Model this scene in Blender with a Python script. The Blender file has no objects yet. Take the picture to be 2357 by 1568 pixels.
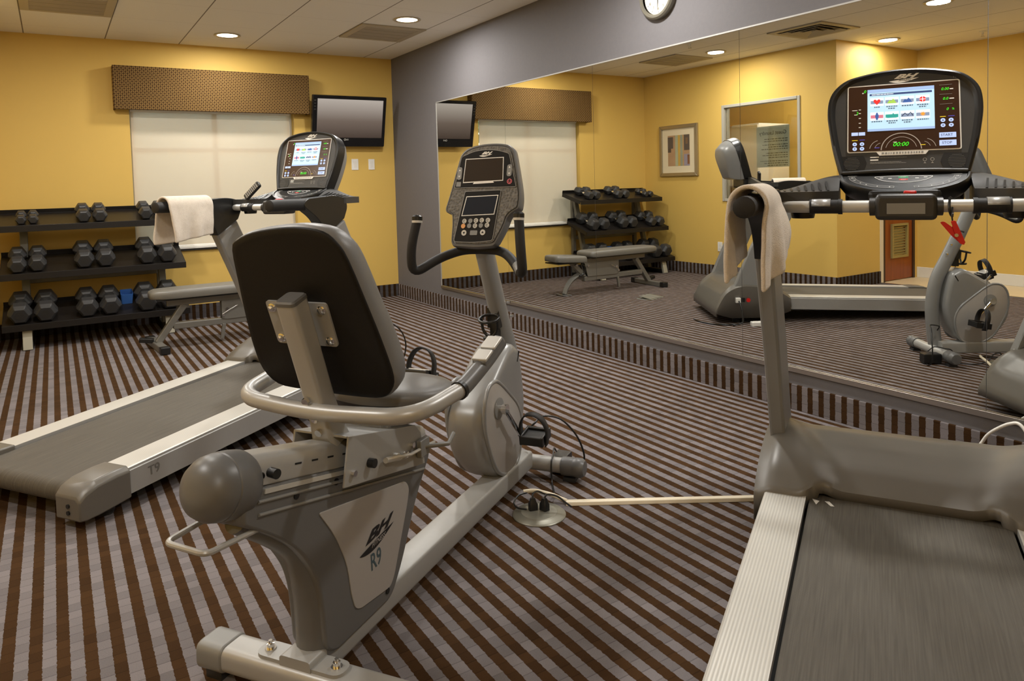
import bpy, bmesh, math, random
from mathutils import Vector, Matrix, noise

random.seed(7)
D = bpy.data
COL = bpy.context.scene.collection
PI = math.pi


# ------------------------------------------------------------------ materials
def lin(c):
    return tuple((v / 12.92 if v <= 0.04045 else ((v + 0.055) / 1.055) ** 2.4) for v in c)


def rgb(r, g, b):
    return lin((r / 255, g / 255, b / 255))


class NT:
    """small helper around a node tree"""

    def __init__(self, name):
        self.m = D.materials.new(name)
        self.m.use_nodes = True
        self.t = self.m.node_tree
        self.n = self.t.nodes
        self.b = self.n['Principled BSDF']

    def add(self, kind, **kw):
        nd = self.n.new(kind)
        for k, v in kw.items():
            setattr(nd, k, v)
        return nd

    def link(self, a, b):
        self.t.links.new(a, b)

    def math(self, op, a, b=None, c=None):
        nd = self.add('ShaderNodeMath', operation=op)
        for i, v in enumerate((a, b, c)):
            if v is None:
                continue
            if isinstance(v, (int, float)):
                nd.inputs[i].default_value = v
            else:
                self.link(v, nd.inputs[i])
        return nd.outputs[0]

    def mix(self, fac, a, b, blend='MIX'):
        nd = self.add('ShaderNodeMix', data_type='RGBA', blend_type=blend)
        for s, v in ((nd.inputs[0], fac), (nd.inputs[6], a), (nd.inputs[7], b)):
            if isinstance(v, (int, float)):
                s.default_value = v
            elif isinstance(v, tuple):
                s.default_value = (*v[:3], 1)
            else:
                self.link(v, s)
        return nd.outputs[2]

    def coords(self, which='Object'):
        return self.add('ShaderNodeTexCoord').outputs[which]

    def noise(self, scale, detail=3, vec=None, rough=0.5):
        nd = self.add('ShaderNodeTexNoise')
        nd.inputs['Scale'].default_value = scale
        nd.inputs['Detail'].default_value = detail
        nd.inputs['Roughness'].default_value = rough
        self.link(vec if vec is not None else self.coords(), nd.inputs['Vector'])
        return nd.outputs['Fac']

    def bump(self, h, strength=0.3, dist=0.01):
        nd = self.add('ShaderNodeBump')
        nd.inputs['Strength'].default_value = strength
        nd.inputs['Distance'].default_value = dist
        self.link(h, nd.inputs['Height'])
        self.link(nd.outputs[0], self.b.inputs['Normal'])

    def color(self, v):
        if isinstance(v, tuple):
            self.b.inputs['Base Color'].default_value = (*v[:3], 1)
        else:
            self.link(v, self.b.inputs['Base Color'])

    def p(self, rough=0.5, metal=0.0, spec=0.5):
        self.b.inputs['Roughness'].default_value = rough
        self.b.inputs['Metallic'].default_value = metal
        self.b.inputs['Specular IOR Level'].default_value = spec


def plain(name, c, rough=0.5, metal=0.0, spec=0.5, nscale=0, namt=0.0, bump=0.0, bscale=200, coat=0.0):
    t = NT(name)
    t.p(rough, metal, spec)
    if namt:
        f = t.noise(nscale, 4)
        a = tuple(v * (1 - namt) for v in c)
        b = tuple(min(1, v * (1 + namt)) for v in c)
        t.color(t.mix(f, a, b))
    else:
        t.color(c)
    if bump:
        t.bump(t.noise(bscale, 2), bump, 0.002)
    if coat:
        t.b.inputs['Coat Weight'].default_value = coat
        t.b.inputs['Coat Roughness'].default_value = 0.15
    return t.m


def emit(name, c, s):
    t = NT(name)
    t.p(0.4)
    t.color(tuple(v * 0.5 for v in c))
    t.b.inputs['Emission Color'].default_value = (*c, 1)
    t.b.inputs['Emission Strength'].default_value = s
    return t.m


def carpet(name, axis, phase, frac, brown, grey):
    """stripes across `axis`, broken along the stripe into short tufted blocks"""
    P = 0.0628
    t = NT(name)
    t.p(0.95, 0, 0.1)
    sep = t.add('ShaderNodeSeparateXYZ')
    t.link(t.coords(), sep.inputs[0])
    across = sep.outputs[axis]
    along = sep.outputs[{'X': 'Y', 'Y': 'Z'}[axis]] if name != 'carpet_skirting_x' else sep.outputs['Z']
    wob = t.math('MULTIPLY', t.math('SUBTRACT', t.noise(90, 2), 0.5), 0.006)
    u = t.math('DIVIDE', t.math('ADD', t.math('SUBTRACT', across, phase), wob), P)
    fr = t.math('FRACT', u)
    isb = t.math('LESS_THAN', fr, frac)
    col = t.math('ADD', t.math('MULTIPLY', t.math('FLOOR', u), 2.0), isb)
    wn = t.add('ShaderNodeTexWhiteNoise', noise_dimensions='1D')
    t.link(col, wn.inputs['W'])
    v = t.math('ADD', t.math('DIVIDE', along, 0.044), t.math('MULTIPLY', wn.outputs['Value'], 7.0))
    row = t.math('FLOOR', v)
    wn2 = t.add('ShaderNodeTexWhiteNoise', noise_dimensions='2D')
    cmb = t.add('ShaderNodeCombineXYZ')
    t.link(col, cmb.inputs[0]); t.link(row, cmb.inputs[1])
    t.link(cmb.outputs[0], wn2.inputs['Vector'])
    var = t.math('ADD', t.math('MULTIPLY', wn2.outputs['Value'], 0.32), 0.84)
    fv = t.math('FRACT', v)
    edge = t.math('MULTIPLY', t.math('LESS_THAN', fv, 0.07), 0.28)
    fine = t.math('ADD', t.math('MULTIPLY', t.noise(420, 2), 0.5), 0.75)
    val = t.math('MULTIPLY', t.math('MULTIPLY', var, fine), t.math('SUBTRACT', 1.0, edge))
    base = t.mix(isb, grey, brown)
    cc = t.add('ShaderNodeCombineXYZ')
    for i in range(3):
        t.link(val, cc.inputs[i])
    t.color(t.mix(1.0, base, cc.outputs[0], 'MULTIPLY'))
    hgt = t.math('ADD', t.math('MULTIPLY', t.noise(500, 2), 0.5), t.math('MULTIPLY', t.math('GREATER_THAN', fv, 0.07), 0.5))
    t.bump(hgt, 0.35, 0.003)
    return t.m


M = {}
YEL = (0.68, 0.455, 0.115)
M['yellow'] = plain('yellow_wall_paint', YEL, 0.62, 0, 0.3, 1.2, 0.03, 0.06, 350)
M['greywall'] = plain('grey_wall_paint', (0.150, 0.143, 0.150), 0.75, 0, 0.3, 40, 0.05, 0.25, 220)
M['white'] = plain('white_paint', rgb(225, 222, 214), 0.45)
M['white_plastic'] = plain('white_plastic', rgb(232, 230, 224), 0.35)
BROWN, GREY = (0.052, 0.025, 0.009), (0.178, 0.160, 0.163)
M['carpet'] = carpet('carpet_floor', 'X', -3.3300, 0.49, BROWN, GREY)
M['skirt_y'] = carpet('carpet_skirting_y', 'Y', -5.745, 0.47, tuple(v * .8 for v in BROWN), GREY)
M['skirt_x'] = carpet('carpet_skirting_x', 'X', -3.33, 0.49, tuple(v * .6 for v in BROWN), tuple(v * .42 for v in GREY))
M['vinyl'] = plain('cream_vinyl', rgb(214, 196, 160), 0.4, 0, 0.4, 6, 0.05)
M['silver'] = plain('silver_paint', rgb(160, 159, 156), 0.42, 0.15, 0.5, 60, 0.03)
M['silver_warm'] = plain('silver_tube', rgb(172, 171, 168), 0.36, 0.25, 0.5)
M['alu'] = plain('brushed_aluminium', rgb(205, 203, 197), 0.42, 0.35, 0.5, 8, 0.04)
M['chrome'] = plain('chrome', (0.8, 0.79, 0.77), 0.12, 1.0)
M['steel'] = plain('satin_steel', (0.55, 0.53, 0.5), 0.28, 1.0)
M['greypl'] = plain('grey_plastic', rgb(100, 100, 100), 0.38, 0.0, 0.5, 30, 0.03, 0.04, 700)
M['greypl2'] = plain('mid_grey_plastic', rgb(136, 136, 134), 0.4, 0.15, 0.5)
M['midgrey'] = plain('pale_grey_cover', rgb(142, 142, 141), 0.34, 0.2, 0.5)
M['panel'] = plain('pale_silver_panel', rgb(176, 172, 168), 0.4, 0.25, 0.5, 3, 0.02)
M['hood'] = plain('warm_grey_hood', rgb(104, 100, 93), 0.36, 0.05, 0.5, 12, 0.03, 0.05, 800)
M['black'] = plain('black_plastic', (0.010, 0.010, 0.010), 0.35, 0, 0.5, 0, 0, 0.06, 600)
M['blacksoft'] = plain('soft_black_grip', (0.014, 0.013, 0.013), 0.6, 0, 0.4, 0, 0, 0.2, 500)
M['darkgrey'] = plain('charcoal_plastic', (0.030, 0.029, 0.027), 0.42, 0, 0.5, 0, 0, 0.1, 500)
M['char'] = plain('charcoal_console', (0.045, 0.044, 0.042), 0.4, 0, 0.5, 0, 0, 0.12, 500)
M['backshell'] = plain('black_backrest_shell', (0.010, 0.0085, 0.007), 0.55, 0, 0.25, 0, 0, 0.2, 320)
M['vinylpad'] = plain('grey_vinyl_upholstery', rgb(112, 111, 110), 0.42, 0, 0.45, 25, 0.04, 0.12, 260)
M['benchpad'] = plain('bench_vinyl', rgb(110, 107, 100), 0.4, 0, 0.5, 25, 0.05, 0.12, 260)
M['benchframe'] = plain('bench_frame_paint', rgb(128, 126, 120), 0.4, 0.4)
M['rubber'] = plain('black_rubber', (0.030, 0.030, 0.031), 0.45, 0, 0.5, 0, 0, 0.15, 300)
M['shelf'] = plain('black_shelf_steel', (0.011, 0.009, 0.008), 0.4, 0.0, 0.35)
M['rackpost'] = plain('rack_grey_paint', rgb(122, 120, 112), 0.45, 0.35)
M['red'] = plain('red_plastic', (0.62, 0.012, 0.010), 0.35)
M['green'] = plain('green_key', (0.03, 0.30, 0.10), 0.4)
M['ivory'] = plain('ivory_plastic', rgb(226, 214, 188), 0.4)
M['wood'] = None
M['shade'] = None


def belt(name):
    t = NT(name)
    t.p(0.62, 0, 0.35)
    sep = t.add('ShaderNodeSeparateXYZ')
    t.link(t.coords(), sep.inputs[0])
    map_ = t.add('ShaderNodeMapping')
    map_.inputs['Scale'].default_value = (260, 6, 1)
    t.link(t.coords(), map_.inputs[0])
    st = t.noise(1.0, 2, map_.outputs[0])
    wx = t.math('SINE', t.math('MULTIPLY', sep.outputs['X'], 1500))
    wy = t.math('SINE', t.math('MULTIPLY', sep.outputs['Y'], 1500))
    wv = t.math('MULTIPLY', wx, wy)
    f = t.math('ADD', t.math('MULTIPLY', st, 0.75), t.math('MULTIPLY', wv, 0.15))
    t.color(t.mix(f, rgb(58, 54, 47), rgb(110, 104, 94)))
    t.bump(wv, 0.25, 0.001)
    return t.m


M['belt'] = belt('treadmill_belt')


def ribbed(name):
    t = NT(name)
    t.p(0.4, 0.25, 0.5)
    sep = t.add('ShaderNodeSeparateXYZ')
    t.link(t.coords(), sep.inputs[0])
    s = t.math('SINE', t.math('MULTIPLY', sep.outputs['X'], 2 * PI / 0.0085))
    f = t.math('MULTIPLY', t.math('ADD', s, 1.0), 0.5)
    t.color(t.mix(f, rgb(186, 184, 178), rgb(206, 204, 197)))
    t.bump(f, 0.3, 0.0012)
    return t.m


M['rail'] = ribbed('ribbed_foot_rail')


def ceiling_mat():
    t = NT('ceiling_tile')
    t.p(0.9, 0, 0.2)
    sep = t.add('ShaderNodeSeparateXYZ')
    t.link(t.coords(), sep.inputs[0])
    T = 0.6096

    def line(sock, off, w):
        f = t.math('FRACT', t.math('DIVIDE', t.math('SUBTRACT', sock, off), T))
        return t.math('LESS_THAN', t.math('PINGPONG', f, 0.5), w)
    lx = line(sep.outputs['X'], -0.310, 0.0075)
    ly = line(sep.outputs['Y'], -0.964, 0.004)
    base = t.mix(t.noise(160, 3), (0.80, 0.775, 0.73), (0.90, 0.875, 0.83))
    c = t.mix(t.math('MULTIPLY', ly, 0.25), base, (0.25, 0.21, 0.17))
    t.color(t.mix(t.math('MULTIPLY', lx, 0.85), c, (0.13, 0.10, 0.07)))
    t.bump(t.math('SUBTRACT', t.math('MULTIPLY', t.noise(300, 2), 0.3), t.math('MAXIMUM', lx, ly)), 0.4, 0.004)
    return t.m


M['ceiling'] = ceiling_mat()


def towel_mat():
    t = NT('towel_terry')
    t.p(0.95, 0, 0.1)
    t.color(t.mix(t.noise(60, 3), rgb(216, 202, 184), rgb(236, 224, 208)))
    t.b.inputs['Sheen Weight'].default_value = 0.3
    t.bump(t.noise(420, 3), 0.8, 0.004)
    return t.m


M['towel'] = towel_mat()


def valance_mat():
    t = NT('valance_fabric')
    t.p(0.85, 0, 0.2)
    sep = t.add('ShaderNodeSeparateXYZ')
    t.link(t.coords(), sep.inputs[0])
    k = 2 * PI / 0.066
    a = t.math('SINE', t.math('MULTIPLY', t.math('ADD', sep.outputs['X'], sep.outputs['Z']), k))
    b = t.math('SINE', t.math('MULTIPLY', t.math('SUBTRACT', sep.outputs['X'], sep.outputs['Z']), k))
    d1 = t.math('GREATER_THAN', t.math('ABSOLUTE', a), 0.93)
    d2 = t.math('GREATER_THAN', t.math('ABSOLUTE', b), 0.93)
    lat = t.math('MAXIMUM', d1, d2)
    dots = t.math('GREATER_THAN', t.math('MULTIPLY', t.math('ABSOLUTE', a), t.math('ABSOLUTE', b)), 0.84)
    inner = t.math('LESS_THAN', t.math('ADD', t.math('ABSOLUTE', a), t.math('ABSOLUTE', b)), 0.45)
    base = t.mix(t.noise(300, 2), rgb(66, 47, 24), rgb(84, 60, 30))
    c1 = t.mix(lat, base, rgb(150, 120, 70))
    c2 = t.mix(dots, c1, rgb(42, 26, 14))
    t.color(t.mix(inner, c2, rgb(52, 34, 17)))
    t.bump(t.noise(500, 2), 0.3, 0.002)
    return t.m


M['valance'] = valance_mat()


def shade_mat():
    t = NT('roller_shade_cloth')
    t.n.remove(t.b)
    out = t.n['Material Output']
    d = t.add('ShaderNodeBsdfDiffuse')
    d.inputs[0].default_value = (0.84, 0.745, 0.60, 1)
    tr = t.add('ShaderNodeBsdfTranslucent')
    tr.inputs[0].default_value = (0.90, 0.80, 0.63, 1)
    tp = t.add('ShaderNodeBsdfTransparent')
    m1 = t.add('ShaderNodeMixShader')
    m1.inputs[0].default_value = 0.35
    t.link(d.outputs[0], m1.inputs[1]); t.link(tr.outputs[0], m1.inputs[2])
    m2 = t.add('ShaderNodeMixShader')
    m2.inputs[0].default_value = 0.12
    t.link(m1.outputs[0], m2.inputs[1]); t.link(tp.outputs[0], m2.inputs[2])
    t.link(m2.outputs[0], out.inputs[0])
    return t.m


M['shade'] = shade_mat()


def glass_mat(name='window_glass', refl=0.08):
    t = NT(name)
    t.n.remove(t.b)
    out = t.n['Material Output']
    g = t.add('ShaderNodeBsdfGlossy')
    g.inputs['Roughness'].default_value = 0.0
    tp = t.add('ShaderNodeBsdfTransparent')
    tp.inputs[0].default_value = (0.92, 0.95, 0.92, 1)
    fr = t.add('ShaderNodeFresnel')
    fr.inputs[0].default_value = 1.5
    mx = t.add('ShaderNodeMixShader')
    t.link(t.math('ADD', fr.outputs[0], refl * 0.5), mx.inputs[0])
    t.link(tp.outputs[0], mx.inputs[1]); t.link(g.outputs[0], mx.inputs[2])
    t.link(mx.outputs[0], out.inputs[0])
    return t.m


M['glass'] = glass_mat()


def mirror_mat():
    t = NT('mirror_silver')
    t.p(0.0, 1.0)
    t.color((0.80, 0.80, 0.765))
    return t.m


M['mirror'] = mirror_mat()


def wood_mat():
    t = NT('door_wood')
    t.p(0.4, 0, 0.5)
    mp = t.add('ShaderNodeMapping')
    mp.inputs['Scale'].default_value = (30, 30, 1.5)
    t.link(t.coords(), mp.inputs[0])
    t.color(t.mix(t.noise(1.0, 4, mp.outputs[0]), rgb(112, 50, 14), rgb(158, 82, 28)))
    return t.m


M['wood'] = wood_mat()


def mesh_grille(name, a, b, scale):
    t = NT(name)
    t.p(0.55)
    v = t.add('ShaderNodeTexVoronoi')
    v.inputs['Scale'].default_value = scale
    t.link(t.coords(), v.inputs['Vector'])
    t.color(t.mix(v.outputs['Distance'], a, b))
    t.bump(v.outputs['Distance'], 0.5, 0.003)
    return t.m


M['cons_texture'] = mesh_grille('dimpled_console_plastic', rgb(70, 66, 60), rgb(122, 118, 110), 110)


# ------------------------------------------------------------------ geometry
def catmull(pts, n=6, closed=False):
    pts = [Vector(p) for p in pts]
    out = []
    N = len(pts)
    rng = range(N) if closed else range(N - 1)
    for i in rng:
        if closed:
            p0, p1, p2, p3 = pts[(i - 1) % N], pts[i], pts[(i + 1) % N], pts[(i + 2) % N]
        else:
            p1, p2 = pts[i], pts[i + 1]
            p0 = pts[i - 1] if i > 0 else p1 * 2 - p2
            p3 = pts[i + 2] if i + 2 < N else p2 * 2 - p1
        for k in range(n):
            t = k / n
            out.append(0.5 * ((2 * p1) + (p2 - p0) * t + (2 * p0 - 5 * p1 + 4 * p2 - p3) * t * t
                              + (3 * p1 - p0 - 3 * p2 + p3) * t ** 3))
    if not closed:
        out.append(pts[-1])
    return out


def roundpath(pts, rad, n=6, closed=False):
    """polyline with its corners turned into arcs"""
    pts = [Vector(p) for p in pts]
    N = len(pts)
    out = []
    for i, p in enumerate(pts):
        if not closed and i in (0, N - 1):
            out.append(p)
            continue
        a, b = pts[(i - 1) % N], pts[(i + 1) % N]
        r = rad[i] if isinstance(rad, (list, tuple)) else rad
        da, db = a - p, b - p
        r = min(r, da.length * 0.48, db.length * 0.48)
        if r < 1e-5:
            out.append(p)
            continue
        A, B = p + da.normalized() * r, p + db.normalized() * r
        for k in range(n + 1):
            t = k / n
            out.append(A * (1 - t) ** 2 + p * 2 * t * (1 - t) + B * t * t)
    return out


def rp2(pts, rad, n=5):
    return [(v.x, v.y) for v in roundpath([(a, b, 0) for a, b in pts], rad, n, True)]


def circle2(cx, cy, r, n=24, ry=None):
    return [(cx + r * math.cos(2 * PI * i / n), cy + (ry or r) * math.sin(2 * PI * i / n)) for i in range(n)]


def rect2(x0, y0, x1, y1, r=0.0, n=4):
    p = [(x0, y0), (x1, y0), (x1, y1), (x0, y1)]
    return rp2(p, r, n) if r else p


_TXT = {}


def text_mesh(body, shear=0.0, bold=0.0):
    key = (body, shear, bold)
    if key not in _TXT:
        c = D.curves.new('lettering', 'FONT')
        c.body = body
        c.size = 1.0
        c.shear = shear
        c.offset = bold
        c.align_x = 'CENTER'
        c.align_y = 'CENTER'
        c.resolution_u = 3
        o = D.objects.new('lettering', c)
        COL.objects.link(o)
        dg = bpy.context.evaluated_depsgraph_get()
        dg.update()
        me = D.meshes.new_from_object(o.evaluated_get(dg))
        D.objects.remove(o)
        D.curves.remove(c)
        _TXT[key] = ([tuple(v.co) for v in me.vertices], [tuple(p.vertices) for p in me.polygons])
        D.meshes.remove(me)
    return _TXT[key]


class MB:
    """collects shapes in one bmesh; build() links ONE mesh object"""

    def __init__(self, *mats):
        self.bm = bmesh.new()
        self.mats = [m for m in mats]
        self.mi = 0

    def use(self, m):
        if m not in self.mats:
            self.mats.append(m)
        self.mi = self.mats.index(m)
        return self

    def face(self, vs):
        try:
            f = self.bm.faces.new(vs)
            f.material_index = self.mi
            return f
        except ValueError:
            return None

    def verts(self, pts):
        return [self.bm.verts.new(p) for p in pts]

    def box(self, c, s, rot=None):
        M_ = Matrix.Translation(c) @ (rot.to_4x4() if rot else Matrix.Identity(4))
        v = []
        for z in (-.5, .5):
            for x, y in ((-.5, -.5), (.5, -.5), (.5, .5), (-.5, .5)):
                v.append(self.bm.verts.new(M_ @ Vector((x * s[0], y * s[1], z * s[2]))))
        for q in ((3, 2, 1, 0), (4, 5, 6, 7), (0, 1, 5, 4), (1, 2, 6, 5), (2, 3, 7, 6), (3, 0, 4, 7)):
            self.face([v[i] for i in q])
        return self

    def bar(self, p0, p1, w, d, up=(0, 0, 1)):
        """box beam from p0 to p1, w across, d along `up`"""
        p0, p1 = Vector(p0), Vector(p1)
        z = (p1 - p0)
        L = z.length
        z.normalize()
        x = z.cross(Vector(up))
        if x.length < 1e-4:
            x = Vector((1, 0, 0))
        x.normalize()
        y = x.cross(z)
        R = Matrix((x, y, z)).transposed()
        return self.box((p0 + p1) / 2, (w, d, L), R)

    def extrude(self, pts, vec, both=False):
        """planar polygon (3-D points) pushed along vec"""
        vec = Vector(vec)
        pts = [Vector(p) for p in pts]
        n = Vector((0, 0, 0))
        for i in range(len(pts)):
            n += pts[i].cross(pts[(i + 1) % len(pts)])
        if n.dot(vec) > 0:
            pts = pts[::-1]
        a = self.verts(pts)
        b = self.verts([p + vec for p in pts])
        self.face(a)
        self.face(b[::-1])
        N = len(pts)
        for i in range(N):
            j = (i + 1) % N
            self.face([a[j], a[i], b[i], b[j]])
        return self

    def prism(self, poly, axis, a0, a1):
        """2-D polygon extruded along an axis: X uses (y,z), Y uses (x,z), Z uses (x,y)"""
        if axis == 'X':
            p = [(a0, u, v) for u, v in poly]; d = (a1 - a0, 0, 0)
        elif axis == 'Y':
            p = [(u, a0, v) for u, v in poly]; d = (0, a1 - a0, 0)
        else:
            p = [(u, v, a0) for u, v in poly]; d = (0, 0, a1 - a0)
        return self.extrude(p, d)

    def flat(self, poly, fr, lift=0.0):
        """flat patch: poly in (u,v) on frame fr=(origin,u,v,n)"""
        o, u, v, n = fr
        vs = self.verts([o + u * a + v * b + n * lift for a, b in poly])
        self.face(vs)
        return self

    def slab(self, poly, fr, z0, z1):
        o, u, v, n = fr
        return self.extrude([o + u * a + v * b + n * z0 for a, b in poly], n * (z1 - z0))

    def text(self, body, fr, at, size, lift=0.001, shear=0.0, bold=0.0, sx=1.0):
        o, u, v, n = fr
        vs, fs = text_mesh(body, shear, bold)
        w = self.verts([o + u * (at[0] + a * size * sx) + v * (at[1] + b * size) + n * lift for a, b, _ in vs])
        for f in fs:
            self.face([w[i] for i in f])
        return self

    def arc(self, fr, c, r, a0, a1, w, lift=0.001, n=24, ry=None):
        o, u, v, nn = fr
        ry = ry or r
        prev = None
        for k in range(n + 1):
            t = math.radians(a0 + (a1 - a0) * k / n)
            q = [self.bm.verts.new(o + u * (c[0] + (r + s) * math.cos(t)) + v * (c[1] + (ry + s) * math.sin(t)) + nn * lift)
                 for s in (-w / 2, w / 2)]
            if prev:
                self.face([prev[0], prev[1], q[1], q[0]])
            prev = q
        return self

    def stroke(self, fr, pts, w, lift=0.001, closed=False):
        o, u, v, nn = fr
        P = [Vector((a, b)) for a, b in pts]
        N = len(P)
        L = []
        for i in range(N):
            a = P[(i - 1) % N] if (closed or i > 0) else P[i]
            b = P[(i + 1) % N] if (closed or i < N - 1) else P[i]
            t = (b - a)
            t = t.normalized() if t.length > 1e-9 else Vector((1, 0))
            m = Vector((-t.y, t.x)) * w / 2
            L.append([self.bm.verts.new(o + u * q.x + v * q.y + nn * lift) for q in (P[i] + m, P[i] - m)])
        for i in range(N if closed else N - 1):
            a, b = L[i], L[(i + 1) % N]
            self.face([a[0], a[1], b[1], b[0]])
        return self

    def tube(self, path, r, seg=14, cap=True, closed=False, flat=(1, 1), up=None):
        path = [Vector(p) for p in path]
        N = len(path)
        tang = []
        for i in range(N):
            a = path[(i - 1) % N] if (closed or i > 0) else path[i]
            b = path[(i + 1) % N] if (closed or i < N - 1) else path[i]
            tang.append((b - a).normalized())
        ref = Vector(up) if up else Vector((0, 0, 1))
        if abs(tang[0].dot(ref)) > 0.95:
            ref = Vector((1, 0, 0)) if not up else ref
        x = (ref - tang[0] * ref.dot(tang[0])).normalized()
        rings = []
        for i in range(N):
            x = (x - tang[i] * x.dot(tang[i])).normalized()
            y = tang[i].cross(x)
            rr = r[i] if isinstance(r, (list, tuple)) else r
            rings.append(self.verts([path[i] + x * (rr * flat[0] * math.cos(2 * PI * k / seg)) + y * (rr * flat[1] * math.sin(2 * PI * k / seg))
                                     for k in range(seg)]))
        for i in range(N if closed else N - 1):
            A, B = rings[i], rings[(i + 1) % N]
            for k in range(seg):
                j = (k + 1) % seg
                self.face([A[k], A[j], B[j], B[k]])
        if cap and not closed:
            self.face(rings[0][::-1])
            self.face(rings[-1])
        return self

    def loft(self, rings, cap=True, closed=True):
        R = [self.verts(r) for r in rings]
        n = len(R[0])
        for i in range(len(R) - 1):
            for k in range(n if closed else n - 1):
                j = (k + 1) % n
                self.face([R[i][k], R[i][j], R[i + 1][j], R[i + 1][k]])
        if cap:
            self.face(R[0][::-1])
            self.face(R[-1])
        return self

    def lathe(self, prof, c, axis=(0, 0, 1), seg=28, up=None, cap=True):
        """prof: (radius, along-axis) pairs"""
        ax = Vector(axis).normalized()
        ref = Vector((0, 0, 1)) if abs(ax.z) < 0.9 else Vector((1, 0, 0))
        x = (ref - ax * ref.dot(ax)).normalized()
        y = ax.cross(x)
        c = Vector(c)
        rings = []
        for r, h in prof:
            rings.append([c + ax * h + x * (max(r, 1e-5) * math.cos(2 * PI * k / seg)) + y * (max(r, 1e-5) * math.sin(2 * PI * k / seg)) for k in range(seg)])
        return self.loft(rings, cap)

    def cyl(self, p0, p1, r, seg=20, r1=None):
        p0, p1 = Vector(p0), Vector(p1)
        return self.lathe([(r, 0), (r if r1 is None else r1, (p1 - p0).length)], p0, p1 - p0, seg)

    def ball(self, c, r, sc=(1, 1, 1), seg=16):
        c = Vector(c)
        rings = []
        for i in range(1, seg // 2):
            t = PI * i / (seg // 2)
            rings.append([c + Vector((r * sc[0] * math.sin(t) * math.cos(2 * PI * k / seg), r * sc[1] * math.sin(t) * math.sin(2 * PI * k / seg),
                                      -r * sc[2] * math.cos(t))) for k in range(seg)])
        return self.loft(rings)

    def grid(self, fn, nu, nv):
        V = [[self.bm.verts.new(fn(i / nu, j / nv)) for j in range(nv + 1)] for i in range(nu + 1)]
        for i in range(nu):
            for j in range(nv):
                self.face([V[i][j], V[i + 1][j], V[i + 1][j + 1], V[i][j + 1]])
        return V

    def build(self, name, mat=None, parent=None, smooth=35, bevel=0.0, seg=2, solid=0.0, sub=0, recalc=True):
        if mat is not None and not self.mats:
            self.mats.append(mat)
        elif mat is not None and mat not in self.mats:
            self.mats[0] = mat
        if recalc:
            bmesh.ops.recalc_face_normals(self.bm, faces=self.bm.faces)
        me = D.meshes.new(name)
        self.bm.to_mesh(me)
        self.bm.free()
        for m in self.mats:
            me.materials.append(m)
        if smooth:
            me.shade_smooth()
            me.set_sharp_from_angle(angle=math.radians(smooth))
        o = D.objects.new(name, me)
        COL.objects.link(o)
        if parent:
            o.parent = parent
        if solid:
            md = o.modifiers.new('thickness', 'SOLIDIFY')
            md.thickness = solid
            md.offset = 0
        if sub:
            md = o.modifiers.new('smoothing', 'SUBSURF')
            md.levels = md.render_levels = sub
        if bevel:
            md = o.modifiers.new('edge', 'BEVEL')
            md.width = bevel
            md.segments = seg
            md.limit_method = 'ANGLE'
            md.angle_limit = math.radians(40)
            md.harden_normals = False
        return o


def tag(o, label=None, cat=None, group=None, kind=None):
    if label: o['label'] = label
    if cat: o['category'] = cat
    if group: o['group'] = group
    if kind: o['kind'] = kind
    return o


def thing(name, label, cat, loc=(0, 0, 0), heading=0.0, group=None):
    """an Empty at the base of a thing; heading turns local +y from world +y towards world +x"""
    o = D.objects.new(name, None)
    COL.objects.link(o)
    o.location = loc
    o.rotation_euler = (0, 0, -heading)
    o.empty_display_size = 0.1
    return tag(o, label, cat, group)


def structure(o):
    o['kind'] = 'structure'
    return o


def copy_tree(src, parent=None):
    c = src.copy()
    COL.objects.link(c)
    c.parent = parent
    for ch in [x for x in D.objects if x.parent == src]:
        copy_tree(ch, c)
    return c


def frame(o, u, v):
    u, v = Vector(u).normalized(), Vector(v).normalized()
    return (Vector(o), u, v, u.cross(v))
# ------------------------------------------------------------------ room
H = 2.612
XL, XF = -3.717, -5.25          # left wall, far wall of the alcove
YA, YE = -2.90, -9.0            # alcove wall, end wall behind the camera
SK = 0.133                      # carpet skirting height

m = MB(); m.box((-2.25, -4.5, -0.05), (4.5, 9.0, 0.1))
structure(m.build('floor', M['carpet'], smooth=0))
m = MB(); m.box((-4.93, -4.5, -0.05), (0.86, 9.0, 0.1))
structure(m.build('floor_alcove', M['vinyl'], smooth=0))
m = MB(); m.box((-2.625, -4.5, H + 0.05), (5.45, 9.0, 0.1))
structure(m.build('ceiling', M['ceiling'], smooth=0))

m = MB(); m.box((0.054, -4.5, H / 2), (0.1, 9.0, H))
structure(m.build('wall_right', M['greywall'], smooth=0))

WX0, WX1, WZ0, WZ1 = -2.585, -1.085, 0.69, 2.03     # window opening
m = MB()
m.box(((-5.35 + WX0) / 2, 0.08, H / 2), (WX0 + 5.35, 0.16, H))
m.box(((WX1 + 0.004) / 2, 0.08, H / 2), (0.004 - WX1, 0.16, H))
m.box(((WX0 + WX1) / 2, 0.08, WZ0 / 2), (WX1 - WX0, 0.16, WZ0))
m.box(((WX0 + WX1) / 2, 0.08, (WZ1 + H) / 2), (WX1 - WX0, 0.16, H - WZ1))
structure(m.build('wall_back', M['yellow'], smooth=0))

IY0, IY1, IZ0, IZ1 = -2.44, -1.40, 0.955, 2.06      # interior window opening
m = MB()
x = XL - 0.05
m.box((x, (YA + IY0) / 2, H / 2), (0.1, IY0 - YA, H))
m.box((x, IY1 / 2, H / 2), (0.1, -IY1, H))
m.box((x, (IY0 + IY1) / 2, IZ0 / 2), (0.1, IY1 - IY0, IZ0))
m.box((x, (IY0 + IY1) / 2, (IZ1 + H) / 2), (0.1, IY1 - IY0, H - IZ1))
structure(m.build('wall_left', M['yellow'], smooth=0))

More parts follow.
